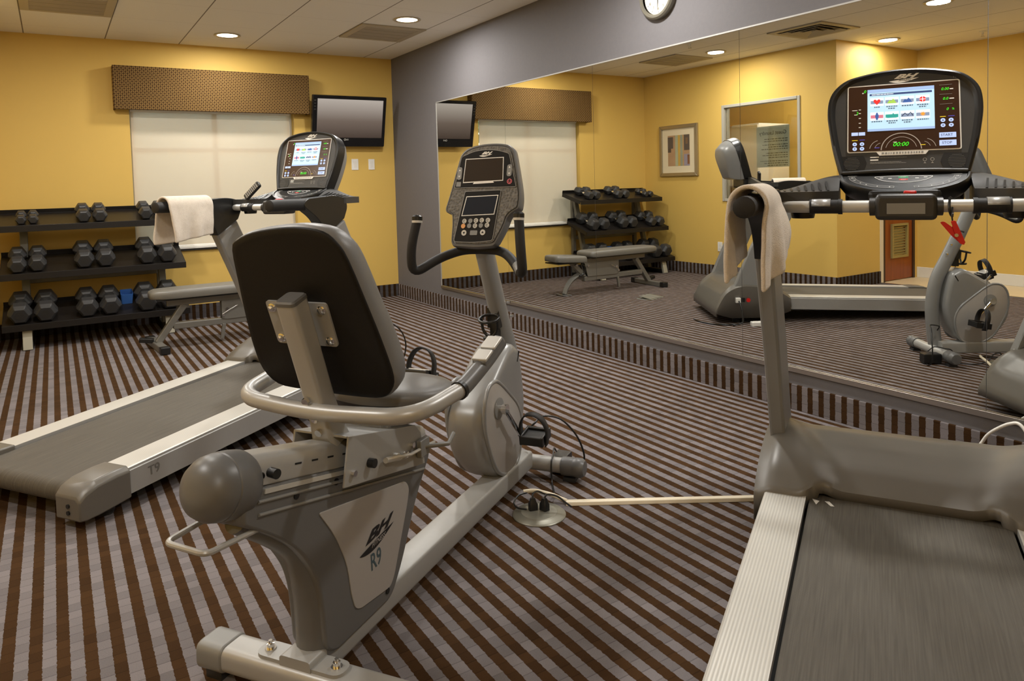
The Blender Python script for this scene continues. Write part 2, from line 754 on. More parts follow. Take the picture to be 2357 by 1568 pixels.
DX0, DX1, DZ = -5.19, -4.555, 2.05                   # louvred door in the alcove wall
m = MB()
m.box(((XL - 0.1 + DX1) / 2, YA + 0.05, H / 2), (XL - 0.1 - DX1, 0.1, H))
m.box(((XF + DX0) / 2, YA + 0.05, H / 2), (DX0 - XF, 0.1, H))
m.box(((DX0 + DX1) / 2, YA + 0.05, (DZ + H) / 2), (DX1 - DX0, 0.1, H - DZ))
structure(m.build('wall_alcove', M['yellow'], smooth=0))
m = MB(); m.box((XF - 0.05, -4.5, H / 2), (0.1, 9.0, H))
structure(m.build('wall_far', M['yellow'], smooth=0))
m = MB(); m.box((-2.65, YE - 0.05, H / 2), (5.5, 0.1, H))
structure(m.build('wall_front', M['yellow'], smooth=0))


def skirting(name, p0, p1, n, mat, h=SK, t=0.012):
    m = MB()
    p0, p1, n = Vector(p0), Vector(p1), Vector(n)
    c = (p0 + p1) / 2 + n * (t / 2) + Vector((0, 0, h / 2))
    d = p1 - p0
    m.box(c, (abs(d.x) + abs(n.x) * t, abs(d.y) + abs(n.y) * t, h))
    return structure(m.build(name, mat, smooth=0, bevel=0.003))


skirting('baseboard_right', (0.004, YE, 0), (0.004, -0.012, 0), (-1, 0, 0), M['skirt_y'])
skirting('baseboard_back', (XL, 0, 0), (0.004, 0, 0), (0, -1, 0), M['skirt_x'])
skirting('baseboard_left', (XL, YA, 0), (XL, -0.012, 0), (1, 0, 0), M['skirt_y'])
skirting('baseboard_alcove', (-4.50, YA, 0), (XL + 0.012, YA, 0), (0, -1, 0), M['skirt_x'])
skirting('baseboard_far', (XF, YE, 0), (XF, YA, 0), (1, 0, 0), M['white'], 0.12)
m = MB(); m.box((-4.5, (YE + YA) / 2, 0.003), (0.03, YA - YE, 0.008))
structure(m.build('trim_1', M['steel'], smooth=0))      # strip between carpet and vinyl

# mirror wall: butted panes over a metal channel
seams = [-1.083, -2.346, -3.516, -4.796, -6.05, -7.30]
MZ0, MZ1 = 0.215, 2.020
places = ['farthest tall wall mirror panel, beside the window corner', 'second mirror panel from the window corner, behind the exercise bike console',
          'third mirror panel from the window corner, reflecting the dumbbell rack and bench',
          'fourth mirror panel from the window corner, reflecting the framed picture wall, behind the near treadmill',
          'rightmost mirror panel in the photo, behind the right end of the near treadmill console']
for k in range(5):
    y1, y0 = seams[k] - 0.0012, seams[k + 1] + 0.0012
    m = MB()
    m.box((0.002, (y0 + y1) / 2, (MZ0 + MZ1) / 2), (0.004, y1 - y0, MZ1 - MZ0))
    o = m.build('wall_mirror', M['mirror'], smooth=0)
    tag(o, places[k], 'mirror', 'mirror panels along the grey wall')
m = MB()
m.box((-0.003, (seams[0] + seams[-1]) / 2, MZ0 - 0.008), (0.016, seams[0] - seams[-1], 0.018))
m.box((-0.0085, (seams[0] + seams[-1]) / 2, MZ0 + 0.004), (0.005, seams[0] - seams[-1], 0.014))
structure(m.build('trim_2', M['steel'], smooth=0, bevel=0.002))
m = MB()
m.box((0.0, (seams[0] + seams[-1]) / 2, MZ1 + 0.004), (0.008, seams[0] - seams[-1], 0.008))
m.box((0.0, seams[0] + 0.003, (MZ0 + MZ1) / 2), (0.008, 0.006, MZ1 - MZ0))
structure(m.build('trim_3', M['silver_warm'], smooth=0))

# daylight window with roller shade
m = MB()
for xx in (WX0 + 0.02, WX1 - 0.02, (WX0 + WX1) / 2):
    m.box((xx, 0.115, (WZ0 + WZ1) / 2), (0.04, 0.05, WZ1 - WZ0))
for zz in (WZ0 + 0.02, WZ1 - 0.02, 1.62):
    m.box(((WX0 + WX1) / 2, 0.115, zz), (WX1 - WX0, 0.045, 0.04))
win = structure(m.build('window_1', M['white'], smooth=0, bevel=0.003))
m = MB(); m.box(((WX0 + WX1) / 2, 0.118, (WZ0 + WZ1) / 2), (WX1 - WX0 - 0.02, 0.004, WZ1 - WZ0 - 0.02))
m.build('window_pane', M['glass'], win, smooth=0)
m = MB(); m.box(((WX0 + WX1) / 2, 0.03, WZ0 - 0.002), (WX1 - WX0 + 0.03, 0.155, 0.022))
m.build('window_sill', M['white'], win, smooth=0, bevel=0.004)
m = MB(M['black'])
m.box(((WX0 + WX1) / 2, -0.012, WZ0 - 0.022), (WX1 - WX0 + 0.02, 0.03, 0.018))
m.build('sill_apron', M['darkgrey'], win, smooth=0)

t = thing('roller_shade', 'cream roller shade drawn down over the daylight window', 'window shade', (0, 0, 0))
m = MB(); m.box(((WX0 + WX1) / 2 - 0.012, 0.055, 1.355), (WX1 - WX0 - 0.052, 0.0012, 1.31))
m.build('shade_cloth', M['shade'], t, smooth=0)
m = MB(); m.tube([(WX0 + 0.02, 0.055, 0.702), (WX1 - 0.045, 0.055, 0.702)], 0.011)
m.build('bottom_bar', M['white'], t)
m = MB(); m.cyl((WX0 + 0.01, 0.062, 1.99), (WX1 - 0.03, 0.062, 1.99), 0.022)
m.build('shade_roller', M['white_plastic'], t)

m = MB()
VX0, VX1, VZ0, VZ1, VD = -2.712, -0.948, 1.975, 2.368, 0.11
m.box(((VX0 + VX1) / 2, -VD + 0.009, (VZ0 + VZ1) / 2), (VX1 - VX0, 0.018, VZ1 - VZ0))
for xx in (VX0 + 0.009, VX1 - 0.009):
    m.box((xx, -VD / 2 + 0.009, (VZ0 + VZ1) / 2), (0.018, VD - 0.018, VZ1 - VZ0))
m.box(((VX0 + VX1) / 2, -VD / 2 + 0.009, VZ1 - 0.009), (VX1 - VX0 - 0.036, VD - 0.018, 0.018))
o = m.build('window_valance', M['valance'], smooth=0, bevel=0.004)
tag(o, 'upholstered valance box in brown and gold lattice fabric above the window', 'valance')

# outside, seen faintly through the shade in the mirror
m = MB(); m.box((-2.6, 8.2, -0.35), (24, 16, 0.1))
structure(m.build('ground', plain('lawn', rgb(96, 122, 62), 0.9, 0, 0.1, 8, 0.25), smooth=0))
t = thing('garden_fence', 'white panel fence outdoors, faint through the shade in the mirror', 'fence', (-2.6, 4.2, -0.3))
for k in range(9):
    m = MB(); m.box((-6 + k * 1.5, 0, 0.72), (0.12, 0.12, 1.45))
    m.build('post', M['white'], t, smooth=0)
m = MB()
for k in range(96):
    m.box((-6 + 0.0625 + k * 0.125, 0, 0.68), (0.112, 0.03, 1.2))
m.box((0, 0, 1.3), (12, 0.05, 0.08)); m.box((0, 0, 0.12), (12, 0.05, 0.08))
m.build('fence_panel', M['white'], t, smooth=0)
rt = random.Random(3)
t = thing('leafy_tree', 'leafy tree outdoors behind the fence, faint through the shade in the mirror', 'tree', (-4.6, 8.6, -0.3))
m = MB(); m.tube([(0, 0, 0), (0.05, 0, 1.2), (0, 0.05, 2.4)], [0.16, 0.12, 0.09])
m.build('trunk', plain('bark', rgb(90, 70, 50), 0.9), t)
m = MB()
for k in range(900):
    v = Vector((rt.gauss(0, 1), rt.gauss(0, 1), rt.gauss(0, 1)))
    v = v.normalized() * (0.55 + 0.45 * rt.random())
    c = Vector((v.x * 1.5, v.y * 1.5, 3.0 + v.z * 1.25))
    a = Vector((rt.gauss(0, 1), rt.gauss(0, 1), rt.gauss(0, 1))).normalized() * 0.17
    b = a.cross(Vector((rt.gauss(0, 1), rt.gauss(0, 1), rt.gauss(0, 1)))).normalized() * 0.09
    m.face(m.verts([c - a, c + b, c + a, c - b]))
m.build('foliage', plain('leaves', rgb(70, 104, 48), 0.8), t, smooth=0, recalc=False)

# interior window to the laundry room
m = MB()
fw = 0.034
for yy in (IY0 - 0.012, IY1 + 0.012):
    m.box((XL - 0.042, yy, (IZ0 + IZ1) / 2), (0.11, fw, IZ1 - IZ0 + 2 * fw - 0.01))
for zz in (IZ0 - 0.012, IZ1 + 0.012):
    m.box((XL - 0.042, (IY0 + IY1) / 2, zz), (0.11, IY1 - IY0 - 0.02, fw))
win = structure(m.build('window_2', plain('pale_window_frame', rgb(172, 168, 156), 0.45), smooth=0, bevel=0.004))
m = MB(); m.box((XL - 0.03, (IY0 + IY1) / 2, (IZ0 + IZ1) / 2), (0.006, IY1 - IY0, IZ1 - IZ0))
m.build('window_pane', M['glass'], win, smooth=0)

# notice taped behind the pane: text reads from the gym
fr = frame((XL - 0.037, -2.075, 1.555), (0, 1, 0), (0, 0, 1))
m = MB(plain('notice_paper', rgb(214, 206, 186), 0.7), plain('notice_ink', rgb(70, 66, 52), 0.7))
m.slab(rect2(-.225, -.235, .225, .235), fr, -0.0008, 0.0)
m.use(m.mats[1])
m.text('Guest Laundry', fr, (0.0, 0.155), 0.062, 0.0006, bold=0.008)
rr = random.Random(5)
for k, zz in enumerate([.085, .06, .02, -.005, -.03, -.075, -.1, -.125, -.165, -.19, -.215]):
    w = 0.19 * (0.55 + 0.45 * rr.random())
    xx = -0.2
    while xx < -0.2 + 2 * w:
        l = 0.012 + 0.03 * rr.random()
        m.flat(rect2(xx, zz - .0045, min(xx + l, -0.2 + 2 * w), zz + .0045), fr, 0.0006)
        xx += l + 0.008
o = m.build('laundry_notice', None, None, smooth=0, recalc=False)
tag(o, 'paper notice headed Guest Laundry on the interior window, seen in the mirror', 'notice')

t = thing('laundry_cabinet', 'tall white cabinet behind the interior window, seen in the mirror', 'cabinet', (-4.45, -1.12, 0))
m = MB(); m.box((-0.28, 0, 0.95), (0.6, 0.44, 1.9)); m.build('body', M['white_plastic'], t, smooth=0, bevel=0.01)
m = MB(); m.box((0.03, -0.0, 0.98), (0.02, 0.43, 1.8)); m.build('door', M['white_plastic'], t, smooth=0, bevel=0.006)
m = MB(); m.bar((0.06, -0.17, 0.9), (0.06, -0.17, 1.1), 0.014, 0.014); m.build('handle', M['steel'], t, smooth=0)

# louvred wooden door
m = MB()
for xx in (DX0 + 0.0175, DX1 - 0.0175):
    m.box((xx, YA + 0.048, DZ / 2), (0.035, 0.108, DZ))
m.box(((DX0 + DX1) / 2, YA + 0.048, DZ - 0.0175), (DX1 - DX0 - 0.07, 0.108, 0.035))
trim = structure(m.build('trim_4', plain('door_frame_paint', rgb(60, 40, 24), 0.5), smooth=0))
m = MB(); m.box((-4.522, YA - 0.004, DZ / 2), (0.058, 0.012, DZ + 0.05))
structure(m.build('trim_5', M['ivory'], smooth=0, bevel=0.003))
LX0, LX1, LZ0, LZ1 = -5.03, -4.73, 0.27, 0.63
m = MB()
y = YA + 0.03
a0, a1 = DX0 + 0.037, DX1 - 0.037
m.box(((a0 + LX0) / 2, y, 1.01), (LX0 - a0, 0.042, 2.0)); m.box(((LX1 + a1) / 2, y, 1.01), (a1 - LX1, 0.042, 2.0))
m.box(((LX0 + LX1) / 2, y, (LZ1 + 2.01) / 2), (LX1 - LX0, 0.042, 2.01 - LZ1)); m.box(((LX0 + LX1) / 2, y, LZ0 / 2 + 0.005), (LX1 - LX0, 0.042, LZ0 - 0.01))
door = structure(m.build('door_1', M['wood'], smooth=0))
m = MB()
lm = plain('louvre_metal', rgb(160, 146, 92), 0.5, 0.2)
for xx in (LX0, LX1):
    m.box((xx, YA - 0.0, (LZ0 + LZ1) / 2), (0.025, 0.03, LZ1 - LZ0 + 0.025))
for zz in (LZ0, LZ1):
    m.box(((LX0 + LX1) / 2, YA - 0.0, zz), (LX1 - LX0 - 0.02, 0.03, 0.025))
for k in range(11):
    z = LZ0 + 0.03 + k * (LZ1 - LZ0 - 0.05) / 10
    m.box(((LX0 + LX1) / 2, YA + 0.02, z), (LX1 - LX0 - 0.02, 0.034, 0.006), Matrix.Rotation(math.radians(35), 3, 'X'))
m.build('louvre', lm, door, smooth=0)
for z in (0.95,):
    m = MB(); m.box((DX0 + 0.036, YA + 0.002, z), (0.05, 0.012, 0.1)); m.build('hinge', M['chrome'], door, smooth=0)
m = MB(); m.lathe([(0.001, 0), (0.012, 0), (0.012, 0.03), (0.028, 0.04), (0.028, 0.06), (0.001, 0.065)], (DX1 - 0.08, YA + 0.008, 1.0), (0, -1, 0))
m.build('door_knob', M['steel'], door)

# ------------------------------------------------------------------ ceiling fittings
m_lens = emit('downlight_lens', (1.0, 0.88, 0.66), 9.0)
WARM = (1.0, 0.97, 0.92)


def lamp(x, y, w, r=0.085):
    L = D.lights.new('downlight_or_fill_lamp', 'AREA')
    L.shape = 'DISK'
    L.size = 2 * r
    L.energy = w
    L.color = WARM
    L.spread = math.radians(180)
    o = D.objects.new('downlight_or_fill_lamp', L)
    o.location = (x, y, H - 0.012)
    COL.objects.link(o)


LW = 33
for x, y, lab in ((-1.82, -0.60, 'round recessed downlight in the ceiling in front of the window valance'),
                  (-0.63, -1.85, 'round recessed downlight beside the return grille near the mirror wall'),
                  (-3.08, -1.86, 'round recessed downlight above the framed picture wall, seen in the mirror'),
                  (-4.25, -3.14, 'round recessed downlight close to the alcove wall, seen in the mirror above the treadmill console'),
                  (-3.00, -4.30, 'round recessed downlight at the top right of the mirror')):
    t = thing('downlight', lab, 'ceiling light', (x, y, H), 0, 'recessed downlights')
    m = MB(); m.lathe([(0.088, 0.0), (0.112, -0.001), (0.114, -0.006), (0.108, -0.010), (0.088, -0.006)], (0, 0, 0), seg=36, cap=False)
    m.build('trim_ring', plain('downlight_ring', rgb(190, 176, 150), 0.4) if 'downlight_ring' not in D.materials else D.materials['downlight_ring'], t)
    m = MB(); m.lathe([(0.001, -0.003), (0.088, -0.003), (0.088, -0.0005), (0.001, -0.0005)], (0, 0, 0), seg=36)
    m.build('lens', m_lens, t)
    lamp(x, y, LW * (0.45 if x < -4 else 0.5 if y < -4 else 0.55 if y > -1 else 0.9))
for x, y in ((-0.63, -4.3), (-1.82, -3.1), (-4.3, -5.4), (-0.63, -6.3), (-3.4, -8.5)):  # out of view, no fittings; last two added as fill for camera-facing sides
    lamp(x, y, LW * (0.8 if y < -8 else 0.9))
L = D.lights.new('laundry_lamp', 'POINT'); L.energy = 45; L.color = WARM; L.shadow_soft_size = 0.12
o = D.objects.new('laundry_lamp', L); o.location = (-4.5, -2.1, 2.4); COL.objects.link(o)


def grille(x0, y0, lab, kind):
    """0.61 m square grille in the ceiling grid; x0,y0 its corner with the larger values"""
    S = 0.6
    t = thing('ceiling_vent', lab, 'air vent', (x0 - 0.305, y0 - 0.305, H), 0, 'square ceiling vents')
    vm = D.materials.get('vent_paint') or plain('vent_paint', rgb(176, 164, 142), 0.5)
    vd = D.materials.get('vent_dark') or plain('vent_dark', rgb(70, 60, 46), 0.8)
    m = MB(vd); m.box((0, 0, -0.0015), (S - 0.04, S - 0.04, 0.002)); m.build('backing', vd, t, smooth=0)
    m = MB()
    for s in (-1, 1):
        m.box((s * (S / 2 - 0.03), 0, -0.006), (0.06, S, 0.012)); m.box((0, s * (S / 2 - 0.03), -0.006), (S - 0.12, 0.06, 0.012))
    m.build('frame', vm, t, smooth=0, bevel=0.003)
    m = MB()
    if kind == 'return':
        n = 40
        for k in range(n):
            m.box((0, -0.235 + k * 0.47 / (n - 1), -0.007), (0.48, 0.007, 0.006), Matrix.Rotation(math.radians(30), 3, 'X'))
        for k in range(5):
            m.box((0, -0.24 + k * 0.12, -0.009), (0.48, 0.008, 0.012))
    else:
        for k in range(3):
            s = 0.10 + k * 0.15
            for q in (-1, 1):
                m.box((q * s / 2, 0, -0.009), (0.045, s + 0.02, 0.004), Matrix.Rotation(math.radians(q * 25), 3, 'Y'))
                m.box((0, q * s / 2, -0.009), (s + 0.02, 0.045, 0.004), Matrix.Rotation(math.radians(-q * 25), 3, 'X'))
    m.build('slats', vm, t, smooth=0)


grille(-0.310, -0.964, 'square return air grille in the ceiling near the mirror wall and window corner', 'return')
grille(-2.748, -0.964, 'square return air grille at the top left of the photo', 'return')
grille(-2.748, -2.793, 'square supply diffuser with dark slots, seen in the mirror above the treadmill console', 'supply')

for x, y, lab in ((-2.438, -2.092, 'small fire sprinkler head on the ceiling, seen in the mirror above the picture'),
                  (-4.754, -3.823, 'small fire sprinkler head on the alcove ceiling, seen at the upper right of the mirror')):
    t = thing('fire_sprinkler', lab, 'sprinkler', (x, y, H), 0, 'fire sprinklers')
    m = MB(); m.lathe([(0.001, 0), (0.034, 0), (0.034, -0.006), (0.012, -0.012), (0.012, -0.028), (0.001, -0.028)], (0, 0, 0)); m.build('escutcheon', M['white_plastic'], t)
    m = MB()
    for s in (-1, 1):
        m.bar((s * 0.010, 0, -0.026), (s * 0.014, 0, -0.05), 0.004, 0.004)
    m.lathe([(0.001, -0.05), (0.018, -0.05), (0.018, -0.053), (0.001, -0.053)], (0, 0, 0)); m.build('deflector', M['steel'], t)

# wall clock
t = thing('wall_clock', 'round wall clock with white dial on the grey wall above the mirror', 'clock', (0.004, -4.185, 2.350))
m = MB()
m.lathe([(0.12, 0.030), (0.126, 0.040), (0.140, 0.040), (0.150, 0.030), (0.150, 0.0), (0.001, 0.0), (0.001, 0.012), (0.119, 0.012)], (0, 0, 0), (-1, 0, 0), 48, cap=False)
m.build('case', plain('clock_case', rgb(120, 116, 104), 0.35, 0.4), t)
fr = frame((-0.0125, 0, 0), (0, -1, 0), (0, 0, 1))
m = MB(plain('clock_dial', rgb(226, 218, 198), 0.5), M['black'])
m.flat(circle2(0, 0, 0.12, 48), fr)
m.use(M['black'])
for k in range(60):
    a = math.radians(6 * k)
    r0 = 0.104 if k % 5 else 0.1
    m.stroke(fr, [(r0 * math.sin(a), r0 * math.cos(a)), (0.111 * math.sin(a), 0.111 * math.cos(a))], 0.0012 if k % 5 else 0.003, 0.0006)
for k in range(1, 13):
    a = math.radians(30 * k)
    m.text(str(k), fr, (0.084 * math.sin(a), 0.084 * math.cos(a)), 0.024, 0.0006)
m.build('dial', None, t, smooth=0, recalc=False)
for nm, a, l, w in (('minute_hand', 182, 0.095, 0.005), ('hour_hand', 318, 0.06, 0.007)):
    a = math.radians(a)
    m = MB()
    m.slab([(-w / 2 * math.cos(a), w / 2 * math.sin(a)), (w / 2 * math.cos(a), -w / 2 * math.sin(a)), (l * math.sin(a), l * math.cos(a))], fr, 0.004, 0.006)
    m.build(nm, M['black'], t, smooth=0)

# television on the window wall
TVT, TVB = Vector((0, -0.224, 2.162)), Vector((0, -0.100, 1.648))
t = thing('television', 'black flat wall television tilted down, on the yellow wall right of the window', 'television', (-0.55, 0, 1.9))
org = Vector((-0.55, 0, 1.9))
mid = (TVT + TVB) / 2 - Vector((0, 0, 1.9))
up = (TVT - TVB).normalized()
fr = frame(mid, (1, 0, 0), up)
hw, hh = 0.396, (TVT - TVB).length / 2
m = MB(); m.slab(rect2(-hw, -hh, hw, hh, 0.012), fr, -0.045, 0.0); tvb = m.build('cabinet', plain('tv_gloss_black', (0.006, 0.006, 0.007), 0.18), t, bevel=0.004)
m = MB(); m.slab(rect2(-hw + .08, -hh + .06, hw - .08, hh - .08, 0.02), fr, -0.075, -0.045); m.build('rear_housing', M['black'], tvb, bevel=0.01)


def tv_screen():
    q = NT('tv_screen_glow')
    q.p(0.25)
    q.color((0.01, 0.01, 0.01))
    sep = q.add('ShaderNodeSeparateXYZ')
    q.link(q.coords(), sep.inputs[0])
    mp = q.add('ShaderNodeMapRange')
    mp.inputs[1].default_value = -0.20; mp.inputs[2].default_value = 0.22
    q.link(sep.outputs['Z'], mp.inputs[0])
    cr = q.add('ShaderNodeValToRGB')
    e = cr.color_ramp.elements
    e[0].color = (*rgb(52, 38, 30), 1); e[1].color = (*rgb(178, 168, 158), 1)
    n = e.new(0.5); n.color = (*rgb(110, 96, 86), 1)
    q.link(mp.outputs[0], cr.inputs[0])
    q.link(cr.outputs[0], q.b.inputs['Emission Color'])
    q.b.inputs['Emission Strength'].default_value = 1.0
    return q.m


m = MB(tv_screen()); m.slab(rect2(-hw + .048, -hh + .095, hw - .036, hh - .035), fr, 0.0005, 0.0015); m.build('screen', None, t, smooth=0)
m = MB(M['white_plastic']); m.text('LG', fr, (-0.02, -hh + .075), 0.022, 0.0012, bold=0.01); m.arc(fr, (-0.045, -hh + .075), .009, 0, 360, .003, .0012)
m.build('badge', None, t, smooth=0, recalc=False)
m = MB()
for k in range(4):
    m.slab(rect2(-hw + .014, hh - .06 - k * .03, -hw + .032, hh - .05 - k * .03), fr, 0.0, 0.003)
m.build('side_buttons', M['darkgrey'], t, smooth=0)
m = MB(); m.box((0.0, -0.010, -0.01), (0.24, 0.02, 0.22)); m.box((0, -0.05, 0.0), (0.06, 0.09, 0.1)); m.build('wall_bracket', M['black'], t, smooth=0)

# wall plates
def wall_plate(name, lab, loc, n, w, h, kind):
    t = thing(name, lab, 'wall plate', loc, 0, 'white wall plates')
    n = Vector(n)
    u = Vector((0, 0, 1)).cross(n)
    fr = frame((0, 0, 0), u, (0, 0, 1))
    m = MB(); m.slab(rect2(-w / 2, -h / 2, w / 2, h / 2, 0.004), fr, 0.0, 0.006); m.build('cover', M['white_plastic'], t, bevel=0.002)
    m = MB()
    if kind == 'outlet':
        for s in (-1, 1):
            m.slab(rect2(-.017, s * .02 - .014, .017, s * .02 + .014, .005), fr, 0.006, 0.008)
    else:
        m.slab(rect2(-.017, -.033, .017, .033), fr, 0.006, 0.0085)
    m.build('socket' if kind == 'outlet' else 'insert', M['white'], t, smooth=0)


wall_plate('blank_wall_plate', 'white wall plate below the television, left one of two', (-0.453, 0.0, 1.463), (0, -1, 0), 0.076, 0.118, 'blank')
wall_plate('blank_wall_plate', 'white wall plate below the television, the one nearer the mirror wall', (-0.266, 0.0, 1.462), (0, -1, 0), 0.070, 0.115, 'blank')
wall_plate('power_outlet', 'white power outlet low on the yellow wall below the interior window, in the mirror', (XL, -1.318, 0.365), (1, 0, 0), 0.074, 0.116, 'outlet')

# framed picture
t = thing('framed_picture', 'small framed abstract print with cream mat on the yellow wall, seen in the mirror', 'picture', (XL, -0.648, 1.583))
fr = frame((0, 0, 0), (0, 1, 0), (0, 0, 1))
W_, H_ = 0.338, 0.333
m = MB()
fm = plain('silver_frame', rgb(170, 160, 138), 0.3, 0.8)
for s in (-1, 1):
    m.slab([(s * W_, -H_), (s * W_, H_), (s * (W_ - .045), H_ - .045), (s * (W_ - .045), -H_ + .045)], fr, 0.0, 0.03)
    m.slab([(-W_, s * H_), (W_, s * H_), (W_ - .045, s * (H_ - .045)), (-W_ + .045, s * (H_ - .045))], fr, 0.0, 0.03)
m.build('frame', fm, t, smooth=0, bevel=0.004)
m = MB(); m.slab(rect2(-W_ + .04, -H_ + .04, W_ - .04, H_ - .04), fr, 0.004, 0.010); m.build('mat_board', plain('cream_mat', rgb(222, 208, 176), 0.7), t, smooth=0)
cols = [((176, 142, 106), (-.2, -.2, .2, .2)), ((196, 160, 78), (-.03, -.2, .08, .2)), ((150, 150, 128), (.03, -.2, .075, .2)), ((92, 78, 62), (-.2, -.02, -.14, .16)), ((96, 84, 72), (-.2, .03, -.1, .18)),
        ((96, 84, 72), (.1, .0, .2, .2)), ((148, 140, 150), (.1, -.2, .2, -.05)), ((128, 88, 60), (.16, -.18, .2, -.06)), ((170, 172, 140), (-.06, -.2, -.01, .2)), ((122, 96, 70), (.13, .08, .17, .16))]
m = MB()
for k, (c, q) in enumerate(cols):
    m.use(plain('print_ink_%s' % 'abcdefghijkl'[k], rgb(*c), 0.7, 0, 0.2, 9, 0.15))
    m.flat(rect2(-q[2] * .97, q[1], -q[0] * .97, q[3]), fr, 0.0105 + 0.0003 * k)
m.build('print', None, t, smooth=0, recalc=False)

# ------------------------------------------------------------------ camera and world
cd = D.cameras.new('camera')
cam = D.objects.new('camera', cd)
COL.objects.link(cam)
F_PX = 1675.1476
cd.sensor_fit = 'HORIZONTAL'
cd.sensor_width = 36.0
cd.lens = 36.0 * F_PX / 2357.0
cd.shift_y = (504.157 - 784.0) / 2357.0
cd.clip_start = 0.02
yaw, pitch, roll = math.radians(32.2128), math.radians(-2.8221), math.radians(-1.5507)
fw_ = Vector((math.sin(yaw) * math.cos(pitch), math.cos(yaw) * math.cos(pitch), math.sin(pitch)))
rt_ = Vector((math.cos(yaw), -math.sin(yaw), 0))
up_ = rt_.cross(fw_)
r2 = rt_ * math.cos(roll) + up_ * math.sin(roll)
u2 = -rt_ * math.sin(roll) + up_ * math.cos(roll)
cam.matrix_world = Matrix.Translation((-3.2177, -7.5233, 1.2179)) @ Matrix((r2, u2, -fw_)).transposed().to_4x4()
S = bpy.context.scene
S.camera = cam
w = D.worlds.new('world')
S.world = w
w.use_nodes = True
bg = w.node_tree.nodes['Background']
sky = w.node_tree.nodes.new('ShaderNodeTexSky')
sky.sky_type = 'NISHITA'
sky.sun_disc = False
sky.sun_elevation = math.radians(40)
sky.sun_rotation = math.radians(200)
w.node_tree.links.new(sky.outputs[0], bg.inputs[0])
bg.inputs[1].default_value = 0.65
S.view_settings.view_transform = 'Standard'
S.view_settings.look = 'None'
S.view_settings.exposure = -0.06
S.view_settings.gamma = 1.0
S.view_settings.use_curve_mapping = False
# ------------------------------------------------------------------ treadmill
BROWNPANEL = plain('console_brown_glass', (0.048, 0.019, 0.008), 0.25)
SCR_WHITE = plain('console_frame_silver', rgb(240, 237, 230), 0.4)
INK_WHITE = plain('console_white_print', rgb(248, 246, 240), 0.5)
INK_GREY = plain('console_grey_print', rgb(150, 148, 142), 0.5)
LCD = emit('lcd_glow', lin((0.74, 0.88, 0.95)), 0.9)
LCD_TOP = emit('lcd_band_glow', lin((0.60, 0.70, 0.86)), 1.0)
LCD_BAR = emit('lcd_bar_glow', lin((0.20, 0.27, 0.45)), 1.0)
LCD_ICON = emit('lcd_icon_glow', lin((0.50, 0.56, 0.66)), 1.0)
LCD_INK = emit('lcd_ink_glow', lin((0.25, 0.28, 0.36)), 1.0)
LCD_WHITE = emit('lcd_white_glow', lin((0.93, 0.97, 1.0)), 1.0)
G_RED = emit('lcd_red_glow', lin((0.86, 0.18, 0.16)), 1.0)
G_LIME = emit('lcd_lime_glow', lin((0.62, 0.78, 0.30)), 1.0)
G_BLUE = emit('lcd_blue_glow', lin((0.22, 0.35, 0.60)), 1.0)
G_TEAL = emit('lcd_teal_glow', lin((0.16, 0.60, 0.55)), 1.0)
G_ORANGE = emit('lcd_orange_glow', lin((0.93, 0.60, 0.20)), 1.0)
G_PINK = emit('lcd_pink_glow', lin((0.80, 0.45, 0.52)), 1.0)
G_GREEN = emit('digit_green_glow', lin((0.25, 0.95, 0.15)), 1.0)
G_YELLOW = emit('caption_yellow_glow', lin((0.85, 0.72, 0.12)), 1.0)
G_VIOLET = emit('caption_violet_glow', lin((0.30, 0.26, 0.62)), 1.0)
G_KEY = emit('key_blue_white_glow', lin((0.70, 0.77, 0.92)), 1.0)
G_ARC = emit('dial_arc_glow', lin((0.62, 0.56, 0.50)), 0.9)


def logo(m, fr, c, w, ink, fit_ink):
    """slanted two-letter BH emblem over a pointed swoosh with small capitals"""
    o, u, v, n = fr

    def P(a, b):
        return (c[0] + a * w, c[1] + b * w)
    m.use(ink)
    m.text('BH', fr, P(0.0, 0.065), 0.235 * w, 0.0006, shear=0.55, bold=0.045, sx=2.15)
    N = 20
    top = [P(-.5 + k / N, -.10 + .085 * (k / N) + .012 * math.sin(PI * k / N)) for k in range(N + 1)]
    bot = [P(-.5 + k / N, -.10 + .085 * (k / N) - .115 * math.sin(PI * min(1, (k / N) ** 0.8))) for k in range(N + 1)]
    vs_t = m.verts([o + u * a + v * b + n * .0006 for a, b in top])
    vs_b = m.verts([o + u * a + v * b + n * .0006 for a, b in bot])
    for k in range(N):
        m.face([vs_t[k], vs_t[k + 1], vs_b[k + 1], vs_b[k]])
    m.use(fit_ink)
    m.text('FITNESS', fr, P(0.02, -.095), .10 * w, 0.0011, shear=0.45, bold=0.01, sx=1.1)


def dashes(m, fr, x0, x1, y, h, rr, lift=.0009, lo=.003, hi=.009):
    x = x0
    while x < x1:
        l = lo + (hi - lo) * rr.random()
        m.flat(rect2(x, y - h / 2, min(x + l, x1), y + h / 2), fr, lift)
        x += l + h * 0.5


